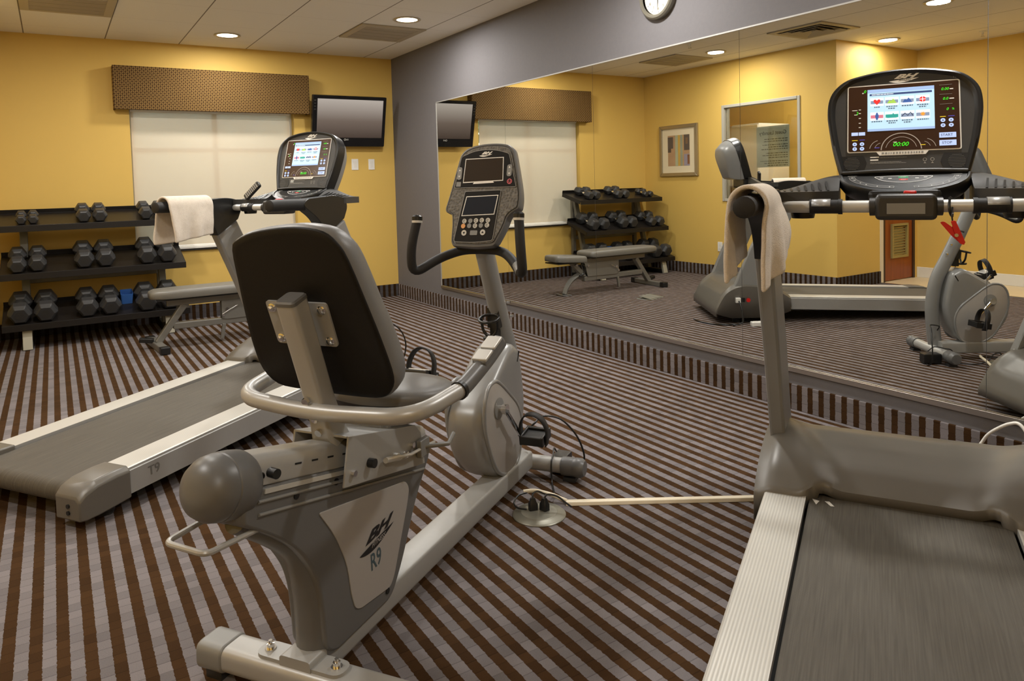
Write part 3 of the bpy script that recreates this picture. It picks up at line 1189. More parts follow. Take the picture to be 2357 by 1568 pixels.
def make_console(t):
    """upper display head, leaning back; lower keypad lip; all in treadmill space"""
    R = Vector((0, 1.322, 1.217))
    up = Vector((0, 0.300, 0.954)).normalized()
    fr = frame(R, (1, 0, 0), up)
    n = fr[3]
    out = rp2([(-.186, -.004), (-.213, .10), (-.229, .215), (-.222, .285), (-.175, .335), (-.08, .357), (0, .362), (.08, .357), (.175, .335), (.222, .285), (.229, .215), (.213, .10), (.186, -.004)],
              [.004, .05, .06, .05, .05, .05, .05, .05, .05, .05, .06, .05, .004], 5)
    inn = [(a * 0.885, 0.006 + b * 0.938 * 1.0) for a, b in out]
    m = MB(M['black'])
    # shell: body behind and raised rim
    m.slab(out, fr, -0.055, -0.006)
    o_ = [R + fr[1] * a + fr[2] * b for a, b in out]
    i_ = [R + fr[1] * a + fr[2] * b for a, b in inn]
    mid = [R + fr[1] * (a * .955) + fr[2] * (.003 + b * .97) for a, b in out]
    m.loft([[p + n * -0.006 for p in o_], [p + n * 0.010 for p in [(x * .25 + y * .75) for x, y in zip(mid, o_)]], [p + n * 0.013 for p in mid], [p + n * 0.010 for p in [(x * .6 + y * .4) for x, y in zip(mid, i_)]], [p + n * 0.002 for p in i_]], cap=False)
    con = m.build('console', None, t, smooth=50)
    back = [(a * .62, .05 + b * .66) for a, b in out]
    mb = MB(M['midgrey'])
    mb.loft([[R + fr[1] * a * .985 + fr[2] * b * .985 + n * -.053 for a, b in out], [R + fr[1] * (a * .95) + fr[2] * (.006 + b * .95) + n * -.085 for a, b in out], [R + fr[1] * (a * .82) + fr[2] * (.03 + b * .80) + n * -.135 for a, b in out], [R + fr[1] * a + fr[2] * b + n * -.155 for a, b in back]], cap=True)
    mb.build('rear_cover', None, con, smooth=50)
    m = MB(M['char']); m.slab([(a * 1.01, b) for a, b in inn], fr, -0.002, 0.003); m.build('face_plate', None, con, smooth=0)

    # display window
    W, s0, s1 = 0.161, 0.0745, 0.307
    frS = (R + fr[2] * s0 - fr[1] * W, fr[1], fr[2], n)
    SW, SH = 2 * W, s1 - s0

    def Q(a, b):
        return (a * SW, (1 - b) * SH)

    def box(a0, b0, a1, b1):
        p, q = Q(a0, b1), Q(a1, b0)
        return rect2(p[0], p[1], q[0], q[1])
    m = MB(SCR_WHITE)
    fpoly = rect2(-.003, -.003, SW + .003, SH + .003, .008)
    m.slab(fpoly, frS, 0.003, 0.006)
    m.slab([Q(.255, 1.0), Q(.735, 1.0), Q(.70, 1.065), Q(.29, 1.065)], frS, 0.003, 0.0062)
    m.use(INK_GREY)
    rr = random.Random(2)
    dashes(m, frS, Q(.31, 0)[0], Q(.69, 0)[0], Q(0, 1.034)[1], .006, rr, .0068, .003, .007)
    m.build('screen_frame', None, con, smooth=0)
    m = MB(BROWNPANEL)
    m.slab(rect2(.0006, .0006, SW - .0006, SH - .0006, .006), frS, 0.006, 0.0068)
    L0 = .0075
    m.use(LCD); m.flat(box(.18, .06, .785, .70), frS, L0)
    m.use(LCD_TOP); m.flat(box(.18, .06, .785, .112), frS, L0 + .0002); m.flat(box(.18, .665, .785, .70), frS, L0 + .0002)
    m.use(LCD_BAR); m.flat(box(.20, .128, .765, .158), frS, L0 + .0003)
    m.use(LCD_WHITE); dashes(m, frS, Q(.22, 0)[0], Q(.42, 0)[0], Q(0, .143)[1], .0026, rr, L0 + .0005, .004, .012)
    cx = [.268, .405, .545, .682]
    cl = [[G_RED, G_LIME, G_BLUE, G_RED], [G_PINK, G_TEAL, LCD_INK, G_ORANGE]]
    for r, (cy, ty) in enumerate(((.255, .335), (.475, .555))):
        for k in range(4):
            m.use(LCD_WHITE); m.flat(box(cx[k] - .062, cy - .062, cx[k] + .062, cy + .062), frS, L0 + .0003)
            m.use(LCD_ICON if (r, k) not in ((1, 0), (1, 1)) else (G_PINK if k == 0 else G_TEAL)); m.flat(box(cx[k] - .058, cy - .02, cx[k] + .058, cy + .03), frS, L0 + .0005)
            c = Q(cx[k], cy)
            m.use(cl[r][k] if (r, k) != (1, 0) else G_BLUE)
            rad = .0095
            if (r, k) == (0, 0):
                m.flat([(c[0] + x * .011, c[1] + y * .011) for x, y in ((0, -1), (.95, .1), (.85, .7), (.45, .85), (0, .45), (-.45, .85), (-.85, .7), (-.95, .1))], frS, L0 + .0007)
            elif (r, k) in ((0, 1), (1, 1), (0, 2)):
                m.flat([(c[0] + x * .012, c[1] + y * .010) for x, y in ((-1.2, -.8), (1.2, -.8), (.7, .2), (.3, .9), (-.1, .1), (-.6, .4))], frS, L0 + .0007)
            elif (r, k) == (1, 3):
                m.flat([(c[0] + (rad if q % 2 else rad * .45) * math.sin(q * PI / 8), c[1] + (rad if q % 2 else rad * .45) * math.cos(q * PI / 8)) for q in range(16)][::-1], frS, L0 + .0007)
            elif (r, k) == (1, 2):
                m.stroke(frS, [(c[0] - .016, c[1] - .004), (c[0] - .007, c[1] + .006), (c[0] + .001, c[1] - .003), (c[0] + .009, c[1] + .008), (c[0] + .016, c[1] - .004)], .0035, L0 + .0007)
            elif (r, k) == (1, 0):
                m.flat([(c[0] + x * .008, c[1] + y * .013) for x, y in ((-.3, -1), (.3, -1), (.7, .1), (.2, 1), (-.2, 1), (-.7, .1))], frS, L0 + .0007)
            else:
                m.flat(circle2(c[0], c[1], rad, 14), frS, L0 + .0007)
                m.use(LCD_WHITE); m.stroke(frS, [(c[0] - rad, c[1]), (c[0] + rad, c[1])], .002, L0 + .0009); m.stroke(frS, [(c[0], c[1] - rad), (c[0], c[1] + rad)], .002, L0 + .0009)
            m.use(LCD_INK)
            lines = 2 if (r, k) in ((0, 1), (0, 3), (1, 1), (1, 2)) else 1
            for q in range(lines):
                hw = (.05 if (r, k) != (0, 0) else .025) * (1 if q == 0 else .65)
                dashes(m, frS, Q(cx[k] - hw, 0)[0], Q(cx[k] + hw, 0)[0], Q(0, ty + q * .03)[1], .0034, rr, L0 + .0005, .003, .006)
    # side columns
    m.use(INK_WHITE)
    for k, b in enumerate((.355, .41, .485, .56, .625)):
        m.flat(box(.098, b, .118, b + .012), frS, L0)
    m.flat(box(.035, .362, .085, .372), frS, L0)
    m.use(G_GREEN); m.text('2', frS, Q(.082, .415), .014, L0, shear=.2); m.text('0', frS, Q(.155, .085), .014, L0, shear=.2)
    m.use(INK_WHITE); m.flat(box(.055, .43, .085, .44), frS, L0); m.flat(box(.13, .1, .145, .115), frS, L0)
    m.use(G_KEY); m.flat(box(.03, .705, .092, .755), frS, L0); m.flat(box(.098, .705, .158, .755), frS, L0)
    for a, b in ((.061, .885), (.129, .885), (.061, .955), (.129, .955), (.855, .585), (.925, .585), (.855, .66), (.925, .66)):
        m.use(G_KEY); c = Q(a, b); m.flat(circle2(c[0], c[1], .0068, 16, .0066), frS, L0)
        m.use(LCD_INK)
        if b in (.885, .585):
            m.flat([(c[0] - .003, c[1] - .002), (c[0] + .003, c[1] - .002), (c[0], c[1] + .003)], frS, L0 + .0004)
        else:
            m.flat([(c[0] - .003, c[1] + .002), (c[0], c[1] - .003), (c[0] + .003, c[1] + .002)], frS, L0 + .0004)
    m.use(G_YELLOW); m.flat(box(.035, .822, .088, .832), frS, L0); m.flat(box(.83, .528, .88, .538), frS, L0); m.flat(box(.655, .925, .70, .935), frS, L0)
    m.use(G_VIOLET); m.flat(box(.105, .818, .155, .828), frS, L0); m.flat(box(.9, .523, .955, .533), frS, L0); m.flat(box(.245, .945, .29, .955), frS, L0)
    m.use(G_GREEN)
    m.text('0.00', frS, Q(.877, .125), .0125, L0, shear=.25); m.text('0.0', frS, Q(.88, .27), .0125, L0, shear=.25); m.text('0', frS, Q(.895, .425), .0125, L0, shear=.25); m.text('%', frS, Q(.945, .425), .010, L0)
    m.use(INK_WHITE); m.flat(box(.92, .12, .95, .135), frS, L0); m.flat(box(.915, .262, .955, .278), frS, L0)
    m.use(INK_GREY)
    for b in (.06, .2, .345):
        m.flat(box(.83, b, .94, b + .004), frS, L0)
    m.use(G_KEY); m.flat(box(.82, .765, .965, .84), frS, L0); m.flat(box(.82, .875, .965, .955), frS, L0)
    m.use(LCD_INK); m.text('START', frS, Q(.885, .803), .0115, L0 + .0004, bold=.01); m.text('STOP', frS, Q(.885, .915), .0115, L0 + .0004, bold=.01)
    c = Q(.485, .995)
    m.use(G_ARC)
    m.arc(frS, c, .058, 2, 178, .0026, L0); m.arc(frS, c, .045, 12, 168, .0014, L0)
    m.arc(frS, Q(.29, 1.0), .030, 100, 165, .0016, L0, ry=.037); m.arc(frS, Q(.70, 1.0), .030, 15, 80, .0016, L0, ry=.037)
    m.arc(frS, Q(.31, 1.0), .022, 100, 155, .0012, L0, ry=.028); m.arc(frS, Q(.68, 1.0), .022, 25, 80, .0012, L0, ry=.028)
    m.use(G_GREEN); m.text('00:00', frS, (c[0] - .002, c[1] + .0195), .0195, L0, shear=.28, bold=.0, sx=1.05)
    m.use(INK_WHITE); m.flat(box(.415, .87, .447, .88), frS, L0)
    m.build('display', None, con, smooth=0, recalc=False)

    # emblem and printed lines
    m = MB()
    logo(m, (fr[0] + n * .0035, *fr[1:]), (0.005, .3285), .088, INK_WHITE, M['char'])
    m.build('emblem', None, con, smooth=0, recalc=False)
    m = MB(INK_GREY); m.text('T9', (fr[0] + n * .0035, *fr[1:]), (.15, .318), .009, .0004); m.build('model_lettering', None, con, smooth=0, recalc=False)
    frP = (fr[0] + n * .0032, *fr[1:])
    m = MB(INK_WHITE); m.flat(rect2(-.095, .053, -.069, .0565), frP, .0004); m.flat(rect2(-.095, .043, -.071, .0475), frP, .0004)
    m.use(INK_GREY)
    dashes(m, frP, -.066, .012, .0525, .0016, rr, .0004); dashes(m, frP, -.095, -.004, .0375, .0016, rr, .0004); dashes(m, frP, -.095, .009, .0335, .0016, rr, .0004)
    m.build('printed_text', None, con, smooth=0, recalc=False)
    for xx in (.062, .083):
        m = MB(INK_GREY)
        m.arc(frP, (xx, .042), .005, 0, 360, .0018, .0004, 16); m.flat([(xx - .004, .029), (xx + .004, .029), (xx, .035)], frP, .0004)
        m.build('headphone_jack', None, con, smooth=0, recalc=False)
    for s in (-1, 1):
        m = MB(M['black'])
        m.slab(rp2([(s * .181, .004), (s * .187, .060), (s * .115, .062), (s * .105, .035), (s * .115, .010)], .004), frP, 0.0, .0012)
        for k in range(9):
            y = .014 + k * .005
            hw = math.sqrt(max(0, .024 ** 2 - (y - .034) ** 2))
            m.use(INK_GREY if False else M['greypl'])
            m.slab(rect2(s * .150 - hw, y - .0006, s * .150 + hw, y + .0006), frP, .0012, .0024)
        m.build('speaker', None, con, smooth=0)
    # ridge bar
    m = MB(); m.tube([(-.178, 1.314, 1.2195), (-.09, 1.312, 1.2235), (0, 1.311, 1.225), (.09, 1.312, 1.2235), (.178, 1.314, 1.2195)], .0062)
    m.build('console_ledge', M['darkgrey'], con)

    # keypad lip sloping to the user
    dn = Vector((0, -0.915, -0.40)).normalized()
    frK = frame((0, 1.316, 1.214), (1, 0, 0), -dn)     # v points up the slope, so use negative v
    kp = rp2([(-.190, .0), (-.182, -.05), (-.150, -.095), (-.09, -.134), (0, -.150), (.09, -.134), (.150, -.095), (.182, -.05), (.190, .0)], [.004, .03, .04, .05, .05, .05, .04, .03, .004], 4)
    m = MB(M['black'])
    K = frK
    def kpt(a, b, h): return K[0] + K[1] * a + K[2] * b + K[3] * h
    m.loft([[kpt(a * .93, b * .93, -.05) for a, b in kp], [kpt(a, b, -.03) for a, b in kp], [kpt(a, b, -.004) for a, b in kp], [kpt(a * .975, b * .975, .004) for a, b in kp], [kpt(a * .95, b * .95, .004) for a, b in kp], [kpt(a * .935, b * .935, .0) for a, b in kp]])
    pad = m.build('keypad', None, con, smooth=45)
    m = MB()
    L1 = .0008
    m.use(M['darkgrey'])
    sm = rp2([(-.086, -.022), (-.06, -.056), (0, -.074), (.06, -.056), (.086, -.022), (0, -.017)], [.012, .02, .03, .02, .012, .02], 5)
    m.flat(sm, K, L1)
    m.use(INK_WHITE)
    m.stroke(K, sm, .0016, L1 + .0004, True)
    for k, a in enumerate((-.062, -.038, .038, .062)):
        m.flat(rect2(a - .005, -.033 - (.006 if k in (1, 2) else 0), a + .005, -.030 - (.006 if k in (1, 2) else 0)), K, L1 + .0004)
    for s in (-1, 1):
        cpts = [(.150, -.022), (.142, -.046), (.115, -.075), (.075, -.096), (.028, -.104)]
        cc = catmull([(s * a, b, 0) for a, b in cpts], 4)
        left = []; right = []
        for i, p in enumerate(cc):
            a = cc[max(0, i - 1)]; b = cc[min(len(cc) - 1, i + 1)]
            tt = (b - a).normalized(); nn = Vector((-tt.y, tt.x, 0))
            left.append((p + nn * .0085)); right.append((p - nn * .0085))
        poly = [(q.x, q.y) for q in left] + [(q.x, q.y) for q in right[::-1]]
        m.use(M['darkgrey']); m.flat(poly if s < 0 else poly, K, L1)
        m.use(INK_GREY); m.stroke(K, rp2(poly, .004, 2), .0012, L1 + .0004, True)
        names = ['10', '9', '8', '7', '6', '5'] if s < 0 else ['10', '8', '6', '4', '2', '1']
        m.use(INK_WHITE)
        for k in range(6):
            q = cc[round((k + .5) / 6 * (len(cc) - 1))]
            m.text(('15', '12', '9', '6', '3', '0')[k] if s < 0 else ('10', '8', '6', '4', '2', '1')[k], K, (q.x, q.y), .0085, L1 + .0005)
        m.use(INK_GREY); m.flat(rect2(s * .148 - .014, -.0135, s * .148 + .014, -.0115), K, L1)
    m.use(M['green']); m.flat(rect2(-.014, -.034, .014, -.024), K, L1 + .0006)
    m.use(M['red']); m.flat(rect2(-.012, -.052, .012, -.043), K, L1 + .0006)
    m.use(INK_WHITE); m.text('START', K, (0, -.029), .0058, L1 + .001); m.text('STOP', K, (0, -.0475), .0058, L1 + .001)
    m.build('keys', None, pad, smooth=0, recalc=False)
    return con


def make_treadmill(name_label, x, y, heading, inc, extras):
    t = thing('treadmill', name_label, 'treadmill', (x, y, 0), heading, 'grey treadmills')
    w, wi = 0.407, 0.277
    z0 = 0.173

    def zr(yy): return z0 + inc * yy
    # base frame under the deck, with feet
    m = MB(M['black'])
    for s in (-1, 1):
        m.bar((s * .33, -.2, zr(-.2) - .085), (s * .33, 1.5, zr(1.0) - .09), .05, .05)
    m.bar((-.33, .1, zr(.1) - .085), (.33, .1, zr(.1) - .085), .05, .05); m.bar((-.33, 1.15, zr(1.0) - .08), (.33, 1.15, zr(1.0) - .08), .05, .05)
    m.build('base_frame', None, t, smooth=0, bevel=.006)
    for s in (-1, 1):
        for yy in (-.30, 1.50):
            m = MB(); m.lathe([(.001, 0), (.03, 0), (.034, .012), (.034, .024), (.014, .028), (.014, max(.05, zr(min(yy, 1.0)) - .1)), (.001, max(.05, zr(min(yy, 1.0)) - .1))], (s * .34, yy, 0)); m.build('foot', M['rubber'], t)
    # running deck and belt
    m = MB()
    yb, yf = -.385, 1.45
    top = .012
    prof = []
    r = .040
    cz = lambda yy: zr(yy) - .012
    ring = []
    ring.append((yf, cz(yf)))
    ring.append((yb + .0, cz(yb)))
    for k in range(9):
        a = PI / 2 + PI * k / 8
        ring.append((yb + r * math.cos(a) + .0, cz(yb) - r + r * math.sin(a)))
    ring.append((yf, cz(yf) - 2 * r))
    m.prism(ring[1:] + [ring[0]], 'X', -wi + .007, wi - .007)
    m.build('running_belt', M['belt'], t, smooth=40)
    m = MB(M['black'])
    m.extrude([(-wi - .006, q, zr(q) + h) for q, h in ((-.30, -.040), (1.35, -.040), (1.35, -.068), (-.30, -.068))], (2 * wi + .012, 0, 0))
    m.build('deck_board', None, t, smooth=0)
    # rails
    for s in (-1, 1):
        m = MB(M['rail'])
        y0_, y1_ = -.262, 1.30
        a, b = sorted((s * (wi + .002), s * w))
        def P(xx, yy, dz): return (xx, yy, zr(yy) + dz)
        xo = s * w
        xi = s * (wi + .002)
        prof = [(xi, -.020), (xi, 0.0), (xo - s * .010, 0.0), (xo - s * .004, -.003), (xo - s * .003, -.012), (xo, -.015), (xo, -.105), (xo - s * .02, -.112), (xo - s * .04, -.10), (xo - s * .04, -.03)]
        m.loft([[P(px, yy, dz) for px, dz in prof] for yy in (y0_, y1_)])
        # the outer side is smooth paint
        rail = m.build('side_rail', None, t, smooth=0)
        rail.data.materials.append(M['silver'])
        for p in rail.data.polygons:
            c = p.center
            if c.z < zr(c.y) - .004:
                p.material_index = 1
        if s > 0:
            mm = MB(plain('rail_lettering', rgb(110, 108, 104), 0.5) if 'rail_lettering' not in D.materials else D.materials['rail_lettering'])
            slope = Vector((0, 1, inc)).normalized()
            mm.text('T9', frame((w + .0006, -0.13, zr(-.13) - .052), slope, Vector((0, -inc, 1))), (0, 0), .052, .0004, bold=.015)
            mm.build('rail_lettering', None, rail, smooth=0, recalc=False)
        # rear end cap
        m = MB(M['hood'])
        yc = -.258
        oc = s * (w + .008)
        ic = s * (wi - .004)
        def ring_(yy, ztop, zbot, xi_, xo_):
            return [(xi_, yy, ztop), (xo_ - s * .02, yy, ztop), (xo_, yy, ztop - .018), (xo_, yy, zbot), (xi_, yy, zbot)]
        zc = zr(yc)
        m.loft([ring_(yc + .018, zc + .007, zc - .116, ic, oc), ring_(yc - .04, zc + .008, zc - .122, ic, oc), ring_(yc - .12, zc + .002, zc - .128, ic, oc), ring_(yc - .165, zc - .016, zc - .130, ic, oc - s * .004), ring_(yc - .188, zc - .042, zc - .128, ic, oc - s * .012)])
        cap = m.build('end_cap', None, t, smooth=40, bevel=.006)
        m = MB()
        for zz in (zc - .075, zc - .100):
            m.cyl((s * .345, yc - .176, zz), (s * .345, yc - .193, zz), .008)
        m.build('bolt_hole', M['black'], cap)
    # motor hood: height field with arched sides
    def smooth(a, b, v):
        v = max(0, min(1, (v - a) / (b - a))); return v * v * (3 - 2 * v)
    def interp(tab, v):
        for (a, fa), (b, fb) in zip(tab, tab[1:]):
            if v <= b:
                k = max(0, min(1, (v - a) / (b - a))); k = k * k * (3 - 2 * k)
                return fa + (fb - fa) * k
        return tab[-1][1]
    cen = [(1.12, .184), (1.20, .228), (1.23, .237), (1.34, .258), (1.43, .270), (1.49, .264), (1.56, .232), (1.63, .165), (1.685, .055)]
    sid = [(1.07, .178), (1.16, .236), (1.28, .274), (1.42, .290), (1.52, .272), (1.61, .205), (1.685, .055)]
    HW = .435
    def cubic(tab, v):
        P_ = [tab[0]] + list(tab) + [tab[-1]]
        for i in range(1, len(P_) - 2):
            (a, fa), (b, fb) = P_[i], P_[i + 1]
            if v <= b or i == len(P_) - 3:
                k = max(0, min(1, (v - a) / (b - a)))
                ma = (fb - P_[i - 1][1]) / max(1e-6, b - P_[i - 1][0]) * (b - a)
                mb_ = (P_[i + 2][1] - fa) / max(1e-6, P_[i + 2][0] - a) * (b - a)
                k2, k3 = k * k, k * k * k
                return (2 * k3 - 3 * k2 + 1) * fa + (k3 - 2 * k2 + k) * ma + (-2 * k3 + 3 * k2) * fb + (k3 - k2) * mb_
    def linear(tab, v):
        for (a, fa), (b, fb) in zip(tab, tab[1:]):
            if v <= b:
                return fa + (fb - fa) * max(0, min(1, (v - a) / (b - a)))
        return tab[-1][1]
    def hoodz(xx, yy):
        i0 = .165 + .34 * max(0, yy - 1.14)
        k = smooth(i0, i0 + .11, abs(xx))
        edge = 1 - .12 * smooth(.36, HW, abs(xx)) ** 2
        zc_ = linear(cen, max(yy, 1.12)); zs_ = cubic(sid, yy)
        return zc_ * (1 - k) + zs_ * k * edge + inc * yy
    def rear(xx):      # rear lip follows the rails further back than the belt
        return 1.125 - .05 * smooth(.22, .31, abs(xx))
    m = MB(M['hood'])
    NU, NV = 64, 44
    def fn(a, b):
        xx = -HW + 2 * HW * a
        y0_ = rear(xx)
        yy = y0_ + (1.685 - y0_) * b
        return (xx, yy, hoodz(xx, yy))
    V = m.grid(fn, NU, NV)
    # skirts
    def skirt(row, low):
        lo = [m.bm.verts.new((v.co.x, v.co.y, low(v.co))) for v in row]
        for i in range(len(row) - 1):
            m.face([row[i], row[i + 1], lo[i + 1], lo[i]])
        return lo
    bot = lambda co: .045 + .45 * max(0, abs(co.y - 1.40) - .16) ** 1.2
    l1 = skirt([V[0][j] for j in range(NV + 1)], lambda co: min(bot(co), co.z - .004))
    l2 = skirt([V[NU][j] for j in range(NV + 1)], lambda co: min(bot(co), co.z - .004))
    l3 = skirt([V[i][0] for i in range(NU + 1)], lambda co: hoodz(co.x, co.y) - (.030 if abs(co.x) < .25 else .07))
    l4 = skirt([V[i][NV] for i in range(NU + 1)], lambda co: .055)
    m.bm.verts.ensure_lookup_table()
    hood = m.build('motor_hood', None, t, smooth=60, solid=.008)
    m = MB(M['black']); m.box((0, 1.38, .085), (.78, .50, .07)); m.build('motor_tray', None, hood, smooth=0, bevel=.01)
    # uprights: tapered plates that lean to the user
    for s in (-1, 1):
        m = MB(M['midgrey'])
        x0, x1 = sorted((s * .365, s * .418))
        side = [(1.350, .24), (1.163, .66), (1.005, .965), (1.163, 1.043), (1.395, .625), (1.560, .24)]
        m.prism(side, 'X', x0, x1)
        m.build('upright', None, t, smooth=0, bevel=.010)
        m = MB(M['black'])
        hx = s * .385
        side = rp2([(1.0, .960), (1.162, 1.048), (1.195, 1.110), (1.180, 1.160), (1.085, 1.179), (.97, 1.172), (.86, 1.166), (.82, 1.138), (.86, 1.106), (.93, 1.065), (.978, 1.01)], [.004, .004, .03, .03, .05, .05, .02, .02, .03, .05, .03], 4)
        x0, x1 = sorted((s * .353, s * .417))
        m.prism(side, 'X', x0, x1)
        cap = m.build('upright_cap', None, t, smooth=40, bevel=.012, seg=3)
        m = MB(M['blacksoft'])
        m.tube(catmull([(hx, 1.06, 1.130), (hx, .93, 1.132), (hx, .77, 1.137), (hx, .63, 1.138), (hx, .604, 1.138)], 5), [.030] * 5 + [.0300] * 10 + [.029] * 4 + [.026, .018], 18)
        m.build('handrail', None, cap)
    # cross bar with pulse grips and the stop module
    m = MB(M['alu'])
    bar = [(-.345, 1.135, 1.118), (-.30, 1.115, 1.118), (-.15, 1.100, 1.118), (0, 1.096, 1.118), (.15, 1.100, 1.118), (.30, 1.115, 1.118), (.345, 1.135, 1.118)]
    path = catmull(bar, 6)
    m.tube(path, .0185, 16)
    xb = m.build('cross_bar', None, t)
    for s in (-1, 1):
        m = MB(M['blacksoft'])
        pp = [p for p in path if .165 <= s * p.x <= .272]
        m.tube(pp, .0215, 16)
        for q in (pp[0], pp[-1]):
            m.cyl(q - Vector((.006, 0, 0)), q + Vector((.006, 0, 0)), .0235)
        g = m.build('pulse_grip', None, xb)
        m = MB(M['silver_warm'])
        pp2 = [p for p in pp if .178 < s * p.x < .262]
        rings = []
        for p in pp2:
            rings.append([p + Vector((0, -math.cos(a) * .0234, math.sin(a) * .0234)) for a in [math.radians(q) for q in range(5, 120, 12)]])
        m.loft(rings, cap=False, closed=False)
        m.build('pulse_plate', None, g, solid=.002)
    m = MB(M['darkgrey'])
    poly = rp2([(-.080, 1.078), (.080, 1.078), (.083, 1.13), (.076, 1.155), (-.076, 1.155), (-.083, 1.13)], [.015, .015, .02, .012, .012, .02], 4)
    m.prism(poly, 'Y', 1.066, 1.165)
    mod = m.build('stop_module', None, t, smooth=40, bevel=.012, seg=3)
    for s in (-1, 1):
        m = MB(); m.cyl((s * .079, 1.098, 1.117), (s * .095, 1.099, 1.117), .027); m.build('collar', M['darkgrey'], mod)
    m = MB(M['greypl2']); m.box((0.0, 1.0655, 1.112), (.10, .004, .032)); m.build('label_plate', None, mod, smooth=0, bevel=.001)
    m = MB(M['red']); m.box((0.012, 1.105, 1.158), (.034, .032, .012)); m.build('safety_key', None, mod, bevel=.005, seg=3)
    m = MB(INK_GREY); m.box((-.004, 1.08, 1.1555), (.03, .003, .0012)); m.build('safety_key_mark', None, mod, smooth=0)
    # tray: cowling between uprights and console
    for s in (-1, 1):
        m = MB(M['char'])
        pl = [(s * .420, 1.165), (s * .415, 1.30), (s * .26, 1.345), (s * .12, 1.345), (s * .12, 1.17), (s * .19, 1.125), (s * .36, 1.135)]
        def zt(xx, yy): return 1.165 + .055 * smooth(.40, .20, abs(xx)) * 0 + .050 * (1 - smooth(.18, .41, abs(xx))) * smooth(1.20, 1.345, yy)
        top_ = [(px, py, zt(px, py)) for px, py in pl]
        NX, NY = 12, 8
        def f2(a, b):
            xx = s * (.185 + .235 * a)
            yl = 1.125 + .04 * max(0, a - .8) / .2 if a > .3 else 1.20 - .075 * a / .3
            yh = 1.345 - .045 * a
            yy = yl + (yh - yl) * b
            return (xx, yy, zt(xx, yy))
        Vt = m.grid(f2, NX, NY)
        def f3(a, b):
            p = f2(a, b); return (p[0], p[1], 1.130)
        Vb = m.grid(f3, NX, NY)
        def edge(ra, rb):
            for i in range(len(ra) - 1):
                m.face([ra[i], ra[i + 1], rb[i + 1], rb[i]])
        edge([Vt[0][j] for j in range(NY + 1)], [Vb[0][j] for j in range(NY + 1)]); edge([Vt[NX][j] for j in range(NY + 1)], [Vb[NX][j] for j in range(NY + 1)])
        edge([Vt[i][0] for i in range(NX + 1)], [Vb[i][0] for i in range(NX + 1)]); edge([Vt[i][NY] for i in range(NX + 1)], [Vb[i][NY] for i in range(NX + 1)])
        tray = m.build('side_tray', None, t, smooth=50)
        m = MB(M['black'])
        for k in range(7):
            xx = s * (.215 + k * .022)
            m.bar((xx, 1.20, zt(xx, 1.20) + .001), (xx + s * .012, 1.285, zt(xx + s * .012, 1.285) + .001), .006, .003)
        m.build('tray_ribs', None, tray, smooth=0)
        m = MB(M['black']); m.lathe([(.001, -.052), (.034, -.052), (.037, -.04), (.037, 0.0), (.001, 0.0)], (s * .292, 1.20, 1.13)); m.build('cup_holder', None, tray)
    # neck behind the console
    m = MB(M['black']); m.box((0, 1.345, 1.165), (.34, .06, .09)); m.box((0, 1.24, 1.146), (.2, .12, .036)); m.build('console_neck', None, t, smooth=0, bevel=.012)
    make_console(t)
    return t


AX, AY, AH, AI = -3.048, -3.921, 0.9747, 0.036
BX, BY, BH_, BI = -2.021, -6.890, 1.027, 0.023
tA = make_treadmill('grey treadmill in front of the window, partly hidden by the recumbent bike', AX, AY, AH, AI, True)
tB = make_treadmill('near grey treadmill at the right edge, facing the mirror with its screen lit', BX, BY, BH_, BI, True)


def world(t, p):
    """point in treadmill space -> world"""
    h = -t.rotation_euler.z
    c, s = math.cos(h), math.sin(h)
    return Vector((t.location.x + p[0] * c + p[1] * s, t.location.y - p[0] * s + p[1] * c, t.location.z + p[2]))


# power switch and inlet on the flank of the far treadmill (seen in the mirror)
for tt in (tA, tB):
    m = MB(M['red']); m.cyl((.432, 1.425, .195), (.446, 1.425, .195), .017); m.build('power_switch', None, tt)
    m = MB(M['black']); m.box((.437, 1.475, .197), (.014, .045, .035)); m.build('power_inlet', None, tt, smooth=0)
    m = MB(M['white_plastic']); m.box((.449, 1.512, .197), (.036, .040, .042)); m.build('inlet_plug', None, tt, smooth=0, bevel=.004)

# towels hung over the left handrails
def towel(t, label, y0, y1, zo, zi, outw, inw, seed):
    o = thing('towel', label, 'towel', t.location, -t.rotation_euler.z, 'white towels on the treadmill handrails')
    hx, hz, r = -.385, 1.137, .0485
    NU, NV = 44, 20
    rr = random.Random(seed)
    ph = [rr.uniform(0, 6) for _ in range(6)]

    def fn(a, b):
        yy = y0 + (y1 - y0) * b
        lo = hz - zo(b); li = hz - zi(b)
        half = PI * (r + .002)
        tot = lo + half + li
        s = a * tot
        wav = math.sin(yy * 38 + ph[0]) * .006 + math.sin(yy * 71 + ph[1]) * .003
        if s < lo:
            d = 1 - s / lo           # 1 at hem, 0 at rail
            d = 1 - d
            k = (lo - s) / lo
            x = hx - r - (outw if not callable(outw) else outw(b)) * math.sin(min(1, k * 1.25) * PI / 2) * (1 - .25 * k) - wav * k * 1.2
            z = hz - (lo - s)
            y = yy + .012 * k * math.sin(ph[2] + 5 * b)
        elif s < lo + half:
            an = PI - (s - lo) / (r + .002)
            x = hx + r * math.cos(an); z = hz + (r + .006) * math.sin(an); y = yy
        else:
            k = (s - lo - half) / li
            x = hx + r + (inw if not callable(inw) else inw(b)) * math.sin(min(1, k * 1.3) * PI / 2) * (1 - .2 * k) + wav * k * 1.5
            z = hz - (s - lo - half)
            y = yy + .015 * k * math.sin(ph[3] + 4 * b)
        n = noise.noise(Vector((x * 14, y * 14, z * 14 + seed)))
        return (x + n * .004, y + n * .003, z)
    m = MB(M['towel'])
    m.grid(fn, NU, NV)
    m.build('cloth', None, o, smooth=180, solid=.013, sub=1)
    return o


